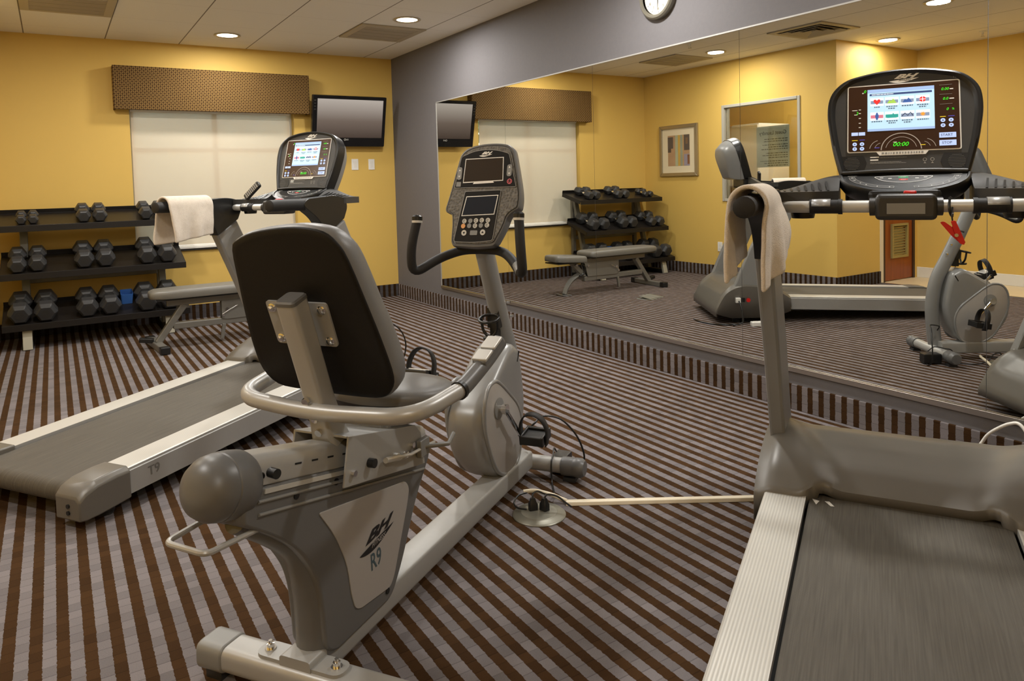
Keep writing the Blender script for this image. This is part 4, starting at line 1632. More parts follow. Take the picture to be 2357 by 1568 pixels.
towel(tA, 'white hand towel over the left rail of the treadmill by the window', .655, .955, lambda b: .935 + .045 * b ** 2, lambda b: .945 + .03 * b, .012, .012, 1)
towel(tB, 'white hand towel draped over the left rail of the near treadmill', .665, .945, lambda b: .925 + .05 * b, lambda b: .905 + .10 * b ** 1.5, .012, lambda b: -.020 + .062 * b, 4)

# remote control resting on the far treadmill's bar
p0, p1 = Vector((-.243, 1.118, 1.176)), Vector((-.165, 1.140, 1.252))
c = (p0 + p1) / 2
o = thing('remote_control', 'black remote control propped on the bar of the treadmill by the window', 'remote control', tA.location, AH)
d = (p1 - p0).normalized()
side = d.cross(Vector((0, -1, .35))).normalized()
fr = frame(c, side, d)
m = MB(M['black']); m.slab(rect2(-.021, -.062, .021, .062, .012), fr, -.010, .008); m.build('body', None, o, bevel=.004)
m = MB(plain('remote_keys', rgb(170, 166, 158), 0.5))
for i in range(8):
    for j in range(3):
        m.slab(rect2(-.014 + j * .011, -.048 + i * .0125, -.006 + j * .011, -.041 + i * .0125), fr, .008, .010)
m.build('keys', None, o, smooth=0)

# red safety clip on a black cord, hanging from the near treadmill's bar
o = thing('safety_clip', 'red safety clip hanging on a black cord from the near treadmill bar', 'clip', tB.location, BH_)
m = MB(M['black'])
m.tube(catmull([(.112, 1.087, 1.142), (.110, 1.072, 1.12), (.112, 1.072, 1.098), (.118, 1.088, 1.088), (.121, 1.116, 1.093), (.121, 1.128, 1.118), (.117, 1.112, 1.14), (.112, 1.092, 1.142)], 4), .0035, 8)
m.tube(catmull([(.118, 1.076, 1.115), (.116, 1.068, 1.09), (.119, 1.07, 1.066), (.121, 1.07, 1.052), (.140, 1.07, 1.046), (.146, 1.07, 1.043)], 4), .0022, 8)
m.build('cord', None, o)
fr = frame((.120, 1.066, 1.042), (1, 0, 0), (0, 0, 1))
m = MB(M['red'])
m.slab(rp2([(-.034, .030), (-.024, .033), (.012, .004), (.030, -.028), (.020, -.034), (-.004, -.010)], .004, 3), fr, -.004, .003)
m.slab(rp2([(-.008, .034), (.004, .036), (.026, -.020), (.026, -.034), (.014, -.030), (.002, .0)], .004, 3), fr, .004, .011)
m.build('jaws', None, o, smooth=0, bevel=.001)
m = MB(M['steel']); m.cyl((.126, 1.05, 1.036), (.126, 1.072, 1.036), .005); m.build('spring_pin', None, o)

# small folded arrow stickers where the near belt runs under its hood
o = thing('belt_sticker', 'pair of small white triangular stickers on the near treadmill belt', 'sticker', tB.location, BH_)
fr = frame((0, 0, 0), (1, 0, 0), (0, 1, 0))
m = MB(M['white_plastic'])
for pts in ([(-.262, 1.098), (-.240, 1.090), (-.248, 1.060)], [(-.225, 1.094), (-.212, 1.096), (-.196, 1.066), (-.206, 1.064)]):
    zz = .173 + BI * 1.08 - .0115
    m.extrude([(a, b, zz) for a, b in pts], (0, 0, .0006))
m.build('triangles', None, o, smooth=0)
# ------------------------------------------------------------------ recumbent bike
BKH = math.radians(55.3)
bk = thing('recumbent_bike', 'grey recumbent exercise bike in the middle of the room, seen from behind', 'exercise bike', (-2.778, -5.845, 0), BKH)
XC = -0.02

# base
m = MB(M['silver'])
prof = rp2([(-.045, .040), (.045, .040), (.045, .112), (-.045, .112)], .01, 3)
m.prism([(XC + a, b) for a, b in prof], 'Y', .0, 1.42)
m.build('base_beam', None, bk, smooth=40)
m = MB(M['silver_warm'])
pr_ = rp2([(-.012, .026), (.073, .026), (.073, .088), (-.012, .088)], .022, 5)
m.prism([(a, b) for a, b in pr_], 'X', XC - .225, XC + .30)
rs = m.build('rear_stabilizer', None, bk, smooth=40)
for s in (-1, 1):
    m = MB(M['greypl2'])
    pr2 = rp2([(-.015, .022), (.076, .022), (.076, .0915), (-.015, .0915)], .024, 5)
    x0, x1 = sorted((XC + s * (.215 if s < 0 else .285), XC + s * (.300 if s < 0 else .365)))
    m.prism(pr2, 'X', x0, x1)
    m.build('end_cap', None, rs, smooth=40, bevel=.008, seg=3)
    m = MB(M['rubber']); m.box((XC + s * (.255 if s < 0 else .325), .03, .012), (.05, .06, .024)); m.build('foot_pad', None, rs, smooth=0)
m = MB(M['silver'])
m.prism(rp2([(XC - .125, .002), (XC + .125, .002), (XC + .125, .060), (XC - .125, .060)], .028, 5), 'Z', .086, .096)
pl_ = m.build('mounting_plate', None, rs, smooth=30)
for s in (-1, 1):
    m = MB(M['chrome']); c = (XC + s * .098, .031, .096)
    m.lathe([(.001, 0), (.014, 0), (.014, .003), (.009, .003), (.009, .013), (.005, .014), (.005, .021), (.001, .021)], c, seg=12)
    m.build('bolt', None, pl_)
m = MB(M['silver_warm'])
m.tube([(XC - .22, 1.405, .055), (XC + .20, 1.405, .055)], .031, 20)
fs = m.build('front_stabilizer', None, bk)
for s in (-1, 1):
    m = MB(M['greypl'])
    m.lathe([(.001, 0), (.036, 0), (.038, .012), (.038, .045), (.037, .052), (.039, .056), (.039, .082), (.030, .096), (.001, .098)], (XC + s * .185, 1.405, .055), (s, 0, 0), 20)
    m.build('end_cap', None, fs)
    m = MB(M['rubber']); m.box((XC + s * .22, 1.405, .008), (.05, .05, .018)); m.build('foot_pad', None, fs, smooth=0)

# rear pedestal housing with pale side panels
hp = [(-.187, .596), (-.004, .557), (.253, .496), (.558, .424), (.574, .412), (.568, .396), (.486, .301), (.404, .159), (.355, .098), (.330, .085), (.09, .085), (.055, .11), (.050, .188), (.044, .255), (.026, .315), (-.022, .392), (-.10, .462), (-.191, .525)]
hp = rp2(hp, [.01, .02, .02, .02, .006, .01, .05, .05, .03, .02, .02, .03, .06, .06, .06, .08, .08, .01], 4)
m = MB(M['greypl'])
m.prism(hp, 'X', XC - .052, XC + .052)
ped = m.build('seat_pedestal', None, bk, smooth=40, bevel=.014, seg=4)
m = MB(M['greypl'])          # rounded column at the back of the pedestal
ring = []
cc = catmull([(XC, .085, .09), (XC, .084, .16), (XC, .080, .24), (XC, .062, .31), (XC, .018, .385), (XC, -.06, .452), (XC, -.16, .52)], 5)
m.tube(cc, [.050] * 12 + [.050 - .0012 * k for k in range(len(cc) - 12)], 18, flat=(1, 1.04))
m.build('rear_column', None, ped, smooth=60)
pp = rp2([(.043, .452), (.428, .379), (.446, .352), (.434, .312), (.353, .140), (.332, .120), (.195, .136), (.172, .148), (.158, .190), (.146, .275), (.104, .368)], [.012, .02, .012, .05, .02, .012, .012, .02, .05, .05, .05], 5)
for s in (-1, 1):
    m = MB(M['panel'])
    x0, x1 = sorted((XC + s * .050, XC + s * .0545))
    m.prism(pp, 'X', x0, x1)
    sp = m.build('side_panel', None, ped, smooth=30, bevel=.0015)
    fr = frame((XC + s * .0546, 0, 0), (0, s, 0), (0, 0, 1))
    fx = s
    # the print runs up along the panel
    ang = math.radians(3)
    o2 = Vector((XC + s * .0548, 0.277, 0.279))
    u2_ = Vector((0, s * math.cos(ang), math.sin(ang) if s > 0 else -math.sin(ang)))
    u2_ = Vector((0, s * math.cos(ang), s * math.sin(ang))) if s > 0 else Vector((0, -math.cos(ang), .0 - math.sin(ang)))
    v2_ = Vector((s, 0, 0)).cross(u2_)
    fr2 = (o2, u2_, v2_, Vector((s, 0, 0)))
    m = MB(); logo(m, fr2, (0, .012), .165, M['black'], M['panel'])
    m.build('emblem', None, sp, smooth=0, recalc=False)
    m = MB(plain('model_lettering_blue', rgb(66, 84, 92), 0.5) if 'model_lettering_blue' not in D.materials else D.materials['model_lettering_blue'])
    fr3 = (Vector((XC + s * .0548, .268, .229)), u2_, v2_, Vector((s, 0, 0)))
    m.text('R9', fr3, (0, 0), .064, .0003, bold=.012, sx=.74)
    m.build('model_lettering', None, sp, smooth=0, recalc=False)
m = MB(M['greypl2'])
sl = Vector((0, .745, -.172)).normalized()
for k, dz in enumerate((-.028, -.056)):
    a = Vector((XC + .0535, -.150, .588 + dz)); m.tube([a, a + sl * .70], .004, 8)
m.build('housing_ribs', None, ped)
for y, z in ((-.03, .525), (.115, .500), (.50, .410), (.32, .115)):
    m = MB(); m.cyl((XC + .047, y, z), (XC + .0545, y, z), .0085, 14); m.build('screw_hole', M['black'], ped)

# seat rail and its end drum
sd = sl
up = Vector((0, .225, .974))
def RL(x, a, h):       # along the rail a, above it h
    return Vector((XC + x, -.12, .615)) + sd * a + up * h + Vector((0, 0, 0))
m = MB(M['silver_warm'])
rp_ = rp2([(-.046, -.032), (.046, -.032), (.046, .012), (.034, .034), (-.034, .034), (-.046, .012)], [.006, .006, .012, .014, .014, .012], 4)
m.loft([[RL(a, q, b) for a, b in rp_] for q in (-.06, .70)])
rail = m.build('seat_rail', None, bk, smooth=40)
m = MB(M['alu']); m.bar(RL(.049, .0, -.041), RL(.049, .70, -.041), .012, .010, up=up); m.build('rail_strip', None, rail, smooth=0)
for q in (.10, .16, .22, .28, .34):
    m = MB(M['black']); a = RL(.0455, q, .002); m.bar(a, a + sd * .022, .003, .004, up=up); m.build('rail_slot', None, rail, smooth=0)
m = MB(M['greypl'])
c = RL(0, -.050, -.026)
m.lathe([(.001, .035), (.050, .035), (.064, .030), (.069, .020), (.071, -.005), (.070, -.035), (.0675, -.037), (.0675, -.039), (.069, -.041), (.066, -.060), (.055, -.080), (.036, -.093), (.016, -.098), (.001, -.099)], c, sd, 40)
dr = m.build('rail_end_cap', None, bk)
for a in (20, 100, 180, 250, 320):
    m = MB(M['black']); p = c + sd * .035 + (up * math.sin(math.radians(a)) + Vector((1, 0, 0)) * math.cos(math.radians(a))) * .056
    m.cyl(p, p + sd * .003, .007, 12); m.build('screw_hole', None, dr)
m = MB(M['black']); p = RL(.062, .0, .0); m.cyl(p, p + Vector((.022, -.004, 0)), .011, 16); m.build('stop_knob', None, rail)
m = MB(M['silver_warm'])
wp = roundpath([(XC - .055, -.14, .525), (XC - .060, -.29, .520), (XC + .048, -.29, .515), (XC + .040, -.13, .495)], .02, 5)
m.tube(wp, .0062, 10)
m.build('lifting_handle', None, bk)

# seat carriage
m = MB(M['silver'])
for s in (-1, 1):
    x0, x1 = sorted((s * .078, s * .084))
    poly = [(.245, -.070), (.245, .052), (.565, .052), (.60, .030), (.64, -.062)]
    m.extrude([RL(x0, q, h) for q, h in poly], (x1 - x0, 0, 0))
m.extrude([RL(-.078, .245, .046), RL(.078, .245, .046), RL(.078, .565, .046), RL(-.078, .565, .046)], up * .006)
car = m.build('seat_carriage', None, bk, smooth=0, bevel=.002)
for q, h in ((.275, -.038), (.47, -.02), (.52, -.022), (.55, .0)):
    m = MB(M['chrome']); p = RL(.084, q, h); m.cyl(p, p + Vector((.010, 0, 0)), .008, 8); m.build('bolt', None, car)
m = MB(M['black']); p = RL(.084, .345, -.022); m.cyl(p, p + Vector((.018, 0, 0)), .012, 14); m.build('adjust_knob', None, car)
m = MB(M['alu'])
p = RL(.098, .40, -.022)
m.tube([p, p + sd * .07], .008, 10); m.tube([p + sd * .06, p + sd * .13, p + sd * .20 + up * .012, p + sd * .26 + up * .02], .0045, 8)
m.build('release_cable', None, car)
m = MB(M['greypl2']); q = RL(.095, .60, -.01); m.box(q, (.016, .05, .05)); m.tube([q + Vector((.0, 0, 0)), q + Vector((.05, .06, -.005)), q + Vector((.03, .13, .0))], .007, 8); m.build('release_lever', None, car, bevel=.003)

# seat post, brackets
m = MB(M['silver_warm'])
A, B = Vector((XC + .005, .165, .585)), Vector((XC + .005, .036, .958))
dv = (B - A).normalized()
sx = Vector((1, 0, 0)); sy = dv.cross(sx)
pr3 = rp2([(-.028, -.028), (.028, -.028), (.028, .028), (-.028, .028)], .011, 4)
m.loft([[A + sx * a * k + sy * b * k for a, b in pr3] for k in (1.28,)] + [[A + dv * .06 + sx * a * 1.08 + sy * b * 1.08 for a, b in pr3]] + [[A + dv * .12 + sx * a + sy * b for a, b in pr3]] + [[B + sx * a + sy * b for a, b in pr3]])
post = m.build('seat_post', None, bk, smooth=40)
m = MB(M['greypl']); m.loft([[B + dv * h + sx * a * k + sy * b * k for a, b in pr3] for h, k in ((-.004, 1.03), (.004, 1.03), (.008, .9))]); m.build('post_cap', None, post, smooth=40)
for h, xx in ((.045, .0), (.085, .0), (.135, -.012)):
    m = MB(M['chrome']); p = A + dv * h - sy * .032 + sx * xx
    m.cyl(p, p - sy * .008, .010, 8); m.build('bolt', None, post)
bn = Vector((0, -1, -.37)).normalized()      # out of the back of the seat
bu = Vector((0, -.37, 1)).normalized()
P0 = Vector((-.046, .09, .95))
frB = (P0, Vector((1, 0, 0)), bu, bn)
for s in (-1, 1):
    m = MB(M['silver'])
    x0, x1 = sorted((s * .020, s * .092))
    m.slab(rect2(x0, -.125, x1, -.004, .010), frB, .0, .006)
    br = m.build('back_bracket', None, post, smooth=30)
    for q in (-.108, -.022):
        m = MB(M['chrome']); p = P0 + Vector((s * .074, 0, 0)) + bu * q + bn * .006
        m.lathe([(.001, 0), (.012, 0), (.012, .002), (.008, .004), (.008, .008), (.001, .010)], p, bn, 12); m.build('bolt', None, br)

# backrest: outline measured in the tilted plane (x, z at that plane)
sb = [(-.196, 1.076), (-.172, 1.099), (-.116, 1.118), (-.033, 1.129), (.029, 1.130), (.087, 1.120), (.118, 1.094), (.136, 1.052), (.158, .925), (.172, .826), (.176, .757), (.160, .719), (.128, .697), (.064, .692), (-.056, .694), (-.122, .697), (-.190, .706), (-.226, .746), (-.232, .809), (-.226, .883), (-.211, .989)]
def SB(x, z, off): return Vector((x, .09 + (.95 - z) * .37, z)) + bn * off + bu * min(0, off) * (.32 if z > .9 else 0)
cx_, cz_ = -.03, .91
loop = catmull([(x, 0, z) for x, z in sb], 3, True)
def sring(k, off, dzz=0): return [SB(cx_ + (p.x - cx_) * k, cz_ + (p.z - cz_) * k + dzz, off) for p in loop]
m = MB(M['vinylpad'])
def bulge(k, off): return sring(k, off)
m.loft([sring(1.0, -.006), sring(1.02, -.014), sring(1.025, -.03), sring(1.02, -.052), sring(.985, -.068), sring(.90, -.078), sring(.7, -.084), sring(.4, -.086), sring(.1, -.086)])
bkr = m.build('backrest', None, bk, smooth=60)
m = MB(M['backshell'])
m.loft([sring(1.0, -.008), sring(1.0, -.002), sring(.985, .002), sring(.93, .0015), sring(.6, .001), sring(.1, .001)])
m.build('backrest_shell', None, bkr, smooth=60)

# seat cushion
st = [(.016, .325), (.085, .350), (.140, .405), (.158, .48), (.135, .56), (.065, .618), (-.035, .640), (-.13, .612), (-.192, .54), (-.208, .45), (-.175, .365), (-.08, .328)]
loop2 = catmull([(x, y, 0) for x, y in st], 4, True)
c2 = Vector((-.030, .475, 0))
def tz(y): return .664 - .08 * max(0, (y - .35))
def tring(k, dz): return [Vector((c2.x + (p.x - c2.x) * k, c2.y + (p.y - c2.y) * k, tz(c2.y + (p.y - c2.y) * k) + dz)) for p in loop2]
m = MB(M['vinylpad'])
m.loft([tring(.2, .0), tring(.7, -.001), tring(.90, -.006), tring(.975, -.014), tring(1.0, -.024), tring(1.0, -.034), tring(.985, -.042)])
seat = m.build('seat', None, bk, smooth=60)
m = MB(M['black']); m.loft([tring(.975, -.040), tring(.95, -.062), tring(.84, -.082), tring(.1, -.086)]); m.build('seat_pan', None, seat, smooth=50)
m = MB(M['silver']); m.box((XC, .42, .555), (.10, .20, .05)); m.box((XC, .34, .545), (.13, .02, .07)); m.build('seat_support', None, bk, smooth=0, bevel=.004)

# side handles around the seat
m = MB(M['silver_warm'])
hpth = roundpath([(-.285, .44, .735), (-.272, .26, .705), (-.255, .105, .690), (XC, .095, .672), (.262, .105, .684), (.292, .285, .703)], [0, .06, .10, .3, .10, 0], 8)
m.tube(hpth, .0205, 16)
hd = m.build('seat_handle', None, bk)
for s in (-1, 1):
    m = MB(M['greypl'])
    pth = [(.292, .283, .7025), (.295, .33, .715), (.30, .42, .745), (.303, .505, .778)] if s > 0 else [(-.285, .435, .735), (-.285, .49, .750), (-.284, .55, .77)]
    m.tube(catmull(pth, 4), .0225, 16)
    g = m.build('hand_grip', None, hd)
    if s > 0:
        m = MB(M['black']); m.tube([(.2915, .278, .702), (.2925, .290, .704)], .0245, 16); m.build('grip_ring', None, g)
        d = Vector((.006, .15, .062)).normalized()
        ctr = Vector((.302, .435, .777))
        w_ = d.cross(Vector((1, 0, 0))) * -1
        m = MB(M['greypl'])
        fg = frame(ctr, d, Vector((1, 0, 0)).cross(d) * 0 + d.cross(Vector((0, 0, 1))))
        n_ = fg[3]
        if n_.z < 0: fg = (fg[0], fg[1], -fg[2], -n_)
        m.slab(rect2(-.062, -.020, .060, .020, .006), fg, -.030, .0)
        m.build('sensor_housing', None, g, bevel=.005, seg=3)
        for q0, q1 in ((-.058, -.012), (-.004, .050)):
            m = MB(M['alu']); m.slab(rect2(q0, -.0215, q1, .0215, .004), fg, -.004, .006); m.build('pulse_plate', None, g, bevel=.003)

# front flywheel housing
fo = [(1.245, .592), (1.19, .606), (1.09, .552), (.985, .480), (.915, .415), (.90, .345), (.92, .265), (.985, .180), (1.08, .116), (1.19, .128), (1.275, .215), (1.312, .345), (1.296, .475), (1.272, .565)]
lp = catmull([(0, a, b) for a, b in fo], 4, True)
fc = Vector((0, 1.12, .36))
def fring(x, k): return [Vector((XC + x, fc.y + (p.y - fc.y) * k, fc.z + (p.z - fc.z) * k)) for p in lp]
m = MB(M['midgrey'])
m.loft([fring(-.076, .55), fring(-.076, .86), fring(-.072, .93), fring(-.058, .985), fring(-.03, 1.0), fring(.03, 1.0), fring(.058, .985), fring(.072, .93), fring(.076, .86), fring(.076, .55)])
fh = m.build('flywheel_housing', None, bk, smooth=60)
hp2 = [(.925, .435), (.955, .488), (1.0, .503), (1.05, .490), (1.14, .425), (1.225, .350), (1.252, .265), (1.225, .165), (1.175, .132), (1.10, .130), (1.02, .17), (.96, .262), (.925, .35)]
l3 = catmull([(0, a, b) for a, b in hp2], 3, True)
for s in (-1, 1):
    x0 = XC + s * .074
    c3 = Vector((0, 1.08, .31))
    def pr4(x, k): return [Vector((x, c3.y + (p.y - c3.y) * k, c3.z + (p.z - c3.z) * k)) for p in l3]
    m = MB(M['panel'])
    m.loft([pr4(x0 - s * .004, 1.0), pr4(x0 + s * .004, 1.0), pr4(x0 + s * .0055, .985), pr4(x0 + s * .0055, .1)])
    pn = m.build('housing_panel', None, fh, smooth=40)
    m = MB(M['midgrey']); m.tube([(x0 + s * .002, p.y, p.z) for p in [c3 + (Vector((0, q.y, q.z)) - c3) * 1.02 for q in l3]], .0075, 10, closed=True); m.build('panel_rim', None, pn, smooth=60)
    # crank, pedal
    hub = Vector((x0 + s * .006, 1.035, .400))
    m = MB(M['greypl2']); m.lathe([(.001, 0), (.040, 0), (.040, .004), (.028, .006), (.001, .006)], hub, (s, 0, 0), 28); m.build('hub_cover', None, pn)
    m = MB(M['chrome'])
    m.cyl(hub + Vector((s * .004, 0, 0)), hub + Vector((s * .034, 0, 0)), .015, 20)
    dr_ = Vector((0, .12, -.135)) if s > 0 else Vector((0, -.12, .135))
    e0 = hub + Vector((s * .026, 0, 0)); e1 = e0 + dr_ + Vector((s * .008, 0, 0))
    m.bar(e0, e1, .012, .020, up=(s, 0, 0)) if False else m.tube([e0, e1], [.012, .009], 10, flat=(1.0, .7))
    m.cyl(e0 - Vector((s * .008, 0, 0)), e0 + Vector((s * .010, 0, 0)), .019, 20)
    cr = m.build('crank', None, bk)
    m = MB(M['black'])
    pc = e1 + Vector((s * .062, 0, 0))
    tilt = Matrix.Rotation(math.radians(8 if s > 0 else -20), 3, 'X')
    m.cyl(e1 - Vector((s * .008, 0, 0)), e1 + Vector((s * .02, 0, 0)), .008, 12)
    for yy in (-.040, .040):
        m.box(pc + tilt @ Vector((0, yy, 0)), (.092, .016, .034), tilt)
    m.box(pc, (.092, .07, .018), tilt)
    for xx in (-.043, .043):
        m.box(pc + Vector((xx, 0, 0)), (.010, .095, .038), tilt)
    pd = m.build('pedal', None, cr, smooth=0, bevel=.003)
    m = MB(M['alu']); m.box(pc + tilt @ Vector((0, 0, .019)), (.09, .05, .006), tilt); m.build('pedal_weight', None, pd, smooth=0, bevel=.002) if s < 0 else None
    m = MB(M['blacksoft'])
    sp_ = [pc + tilt @ Vector(q) for q in ((-.050, -.01, .005), (-.052, -.012, .045), (-.035, -.015, .085), (.0, -.018, .100), (.035, -.015, .085), (.054, -.012, .045), (.052, -.008, .0), (.046, -.004, -.03))]
    pth = catmull(sp_, 4)
    rings = []
    for i, p in enumerate(pth):
        rings.append([p + tilt @ Vector((0, q, 0)) for q in (-.016, .016)])
    m.loft(rings, cap=False, closed=False)
    m.build('toe_strap', None, pd, smooth=60, solid=.004)
m = MB(M['black']); m.slab(rp2([(-.02, 0), (.02, 0), (.024, .006), (-.02, .006)], .002, 2), frame((XC + .0745, 1.245, .545), (0, .5, .87), (0, -.87, .5)), 0, .003); m.build('vent_slot', None, fh, smooth=0)

# console mast
m = MB(M['midgrey'])
mast = catmull([(XC, 1.335, .06), (XC, 1.352, .20), (XC, 1.358, .36), (XC, 1.330, .52), (XC, 1.262, .66), (XC, 1.195, .80), (XC, 1.118, .975), (XC, 1.10, 1.01)], 5)
m.tube(mast, .043, 18, flat=(1, .80), up=(0, 1, 0))
ms = m.build('console_mast', None, bk, smooth=60)
for z, y in ((.69, 1.295), (.75, 1.268)):
    m = MB(M['chrome']); m.cyl((XC + .030, y - .012, z), (XC + .043, y - .012, z), .006, 8); m.build('bolt', None, ms)
# bottle cage
m = MB(M['black'])
b0 = Vector((XC - .005, 1.165, .700))
ringp = [b0 + Vector((.040 * math.cos(a), .038 * math.sin(a) - .01, .010 * math.sin(a))) for a in [2 * PI * k / 20 for k in range(20)]]
m.tube(ringp, .0055, 8, closed=True)
m.box(b0 + Vector((0, .042, -.005)), (.05, .03, .08))
m.tube(catmull([b0 + Vector((-.034, -.01, 0)), b0 + Vector((-.028, -.004, -.05)), b0 + Vector((0, .0, -.075)), b0 + Vector((.028, -.004, -.05)), b0 + Vector((.034, -.01, 0))], 4), .006, 8)
m.lathe([(.001, 0), (.03, 0), (.032, .010), (.001, .010)], b0 + Vector((0, .004, -.085)))
m.box(b0 + Vector((0, .045, -.065)), (.03, .035, .06))
m.build('bottle_holder', None, ms, smooth=50)

# handlebar
m = MB(M['blacksoft'])
hb = roundpath([(-.215, .955, 1.092), (-.235, .935, .985), (-.238, .945, .885), (-.155, 1.02, .945), (-.09, 1.075, .968), (XC, 1.085, .970), (.07, 1.075, .968), (.135, 1.02, .945), (.210, .945, .885), (.207, .935, .985), (.195, .955, 1.100)], [0, .05, .055, .05, .05, .1, .05, .05, .055, .05, 0], 7)
m.tube(hb, .0175, 16)
hbo = m.build('handlebar', None, bk, smooth=60)
for s, e in ((-1, hb[0]), (1, hb[-1])):
    m = MB(M['black']); m.lathe([(.001, -.004), (.0200, -.004), (.0200, .010), (.014, .016), (.001, .017)], e, (0, .1, 1), 16)
    ec = m.build('bar_end_plug', None, hbo)
    m = MB(M['alu']); d_ = Vector((0, .12, 1)).normalized(); m.cyl(e - d_ * .013, e - d_ * .003, .0198, 16); m.build('end_ring', None, ec)
m = MB(M['greypl2']); m.tube([hb[-12] if False else Vector((.196, .955, .905)), Vector((.172, .985, .925))], .0185, 12); m.build('pulse_sleeve', None, hbo)

# console head: traced in its own leaning plane
def CP(x, z, off=0.0):
    n_ = Vector((0, -.9593, .2826))
    return Vector((x, 1.02 + (z - .985) * .2946, z)) + n_ * off
co = [(-.110, 1.333), (-.092, 1.353), (-.059, 1.366), (-.005, 1.373), (.049, 1.372), (.092, 1.364), (.112, 1.345), (.128, 1.289), (.150, 1.206), (.157, 1.164), (.154, 1.124), (.135, 1.116), (.112, 1.098), (.098, 1.052), (.066, .988), (-.009, .982), (-.105, .986), (-.114, 1.001), (-.116, 1.067), (-.122, 1.106), (-.150, 1.114), (-.153, 1.126), (-.138, 1.188), (-.124, 1.265)]
co3 = roundpath([(x, 0, z) for x, z in co], [.012, .015, .02, .03, .02, .015, .012, .05, .03, .02, .012, .01, .02, .02, .012, .02, .012, .01, .03, .012, .008, .008, .03, .05], 3, True)
ctr = (0.0, 1.18)
def cr2(k, off): return [CP(ctr[0] + (p.x - ctr[0]) * k, ctr[1] + (p.z - ctr[1]) * k, off) for p in co3]
m = MB(M['greypl'])
m.loft([cr2(.5, -.075), cr2(.80, -.072), cr2(.95, -.055), cr2(1.0, -.035), cr2(1.0, -.008), cr2(.985, .0), cr2(.955, .001), cr2(.945, -.002), cr2(.3, -.002)])
con = m.build('bike_console', None, bk, smooth=40)
nC = Vector((0, -.9593, .2826))
frC = (CP(0, 0), Vector((1, 0, 0)), (CP(0, 1) - CP(0, 0)), nC)     # (x, z) straight into the plane
def cslab(m, poly, a, b): m.extrude([CP(x, z, a) for x, z in poly], nC * (b - a)); return m
m = MB(M['cons_texture']); m.extrude([CP(ctr[0] + (p.x - ctr[0]) * .93, ctr[1] + (p.z - ctr[1]) * .93, -.001) for p in co3], nC * .004); m.build('face_plate', None, con, smooth=0)
CB = plain('bike_console_black', (.012, .010, .008), .55, 0, .15)
m = MB(CB); cslab(m, rp2([(-.102, 1.322), (-.05, 1.342), (-.002, 1.346), (.05, 1.342), (.096, 1.328), (.136, 1.203), (-.120, 1.203)], [.008, .02, .02, .02, .008, .006, .006], 3), .003, .0055); m.build('upper_panel', None, con, smooth=0)
m = MB(INK_GREY); m.stroke(frC, rp2([(-.102, 1.322), (-.05, 1.342), (-.002, 1.346), (.05, 1.342), (.096, 1.328), (.136, 1.203), (-.120, 1.203)], [.008, .02, .02, .02, .008, .006, .006], 3), .0018, .0058, True); m.build('upper_panel_line', None, con, smooth=0, recalc=False)
lowp = rp2([(-.072, 1.189), (.077, 1.192), (.060, 1.008), (-.02, 1.0), (-.100, 1.003)], [.006, .006, .01, .03, .01], 3)
m = MB(CB); cslab(m, lowp, .003, .0055); m.build('lower_panel', None, con, smooth=0)
m = MB(INK_GREY); m.stroke(frC, lowp, .0018, .0058, True); m.build('lower_panel_line', None, con, smooth=0, recalc=False)
SCRB = plain('bike_tv_glass', rgb(52, 40, 24), .5, 0, .12)
m = MB(SCR_WHITE); cslab(m, [(-.085, 1.221), (.082, 1.226), (.076, 1.315), (-.083, 1.313)], .005, .0068); cslab(m, [(-.042, 1.2165), (.045, 1.2195), (.040, 1.226), (-.038, 1.223)], .005, .0066); m.build('tv_frame', None, con, smooth=0)
m = MB(SCRB); cslab(m, [(-.082, 1.225), (.079, 1.229), (.073, 1.312), (-.080, 1.310)], .0062, .0076); m.build('tv_screen', None, con, smooth=0)
m = MB(SCR_WHITE); cslab(m, [(-.077, 1.097), (.058, 1.102), (.068, 1.174), (-.064, 1.170)], .005, .0066); m.build('data_frame', None, con, smooth=0)
m = MB(plain('bike_data_glass', (.012, .014, .022), .5, 0, .12)); cslab(m, [(-.0735, 1.100), (.0555, 1.105), (.0645, 1.171), (-.061, 1.167)], .0062, .0074); m.build('data_screen', None, con, smooth=0)
m = MB(); logo(m, frC, (0.0, 1.329), .055, INK_WHITE, CB); 
for v in m.bm.verts: v.co += nC * .0056
m.build('emblem', None, con, smooth=0, recalc=False)
KEYW = plain('bike_key_white', rgb(196, 192, 180), .4)
KEYG = plain('bike_key_grey', rgb(118, 116, 108), .4)
KEYO = plain('bike_key_orange', rgb(222, 150, 60), .4)
keys = [(-.062, 1.078, 0), (-.037, 1.079, 2), (-.014, 1.080, 0), (.010, 1.081, 0), (.035, 1.081, 0), (-.065, 1.060, 3), (-.040, 1.061, 2), (-.016, 1.061, 0), (.008, 1.062, 2), (.033, 1.063, 0), (-.059, 1.035, 1), (.018, 1.037, 1)]
for kx, kz, kind in keys:
    r_ = .0105 if kind == 1 else .0088
    m = MB({0: KEYW, 1: KEYW, 2: KEYG, 3: KEYO}[kind])
    cslab(m, circle2(kx, kz, r_, 18), .005, .0075)
    m.use(CB)
    if kind == 0:
        m.arc(frC, (kx, kz), .004, 30, 330, .0016, .0079, 12)
    elif kind == 1:
        q = 1 if kx > 0 else -1
        m.flat([(kx - .005, kz - q * .003), (kx + .005, kz - q * .003), (kx, kz + q * .005)][::q], frC, .0079)
    m.build('key', None, con, smooth=0, recalc=False)
m = MB(KEYG); cslab(m, rect2(-.034, 1.027, -.004, 1.044, .003), .005, .007); m.build('key_bar', None, con, smooth=0)
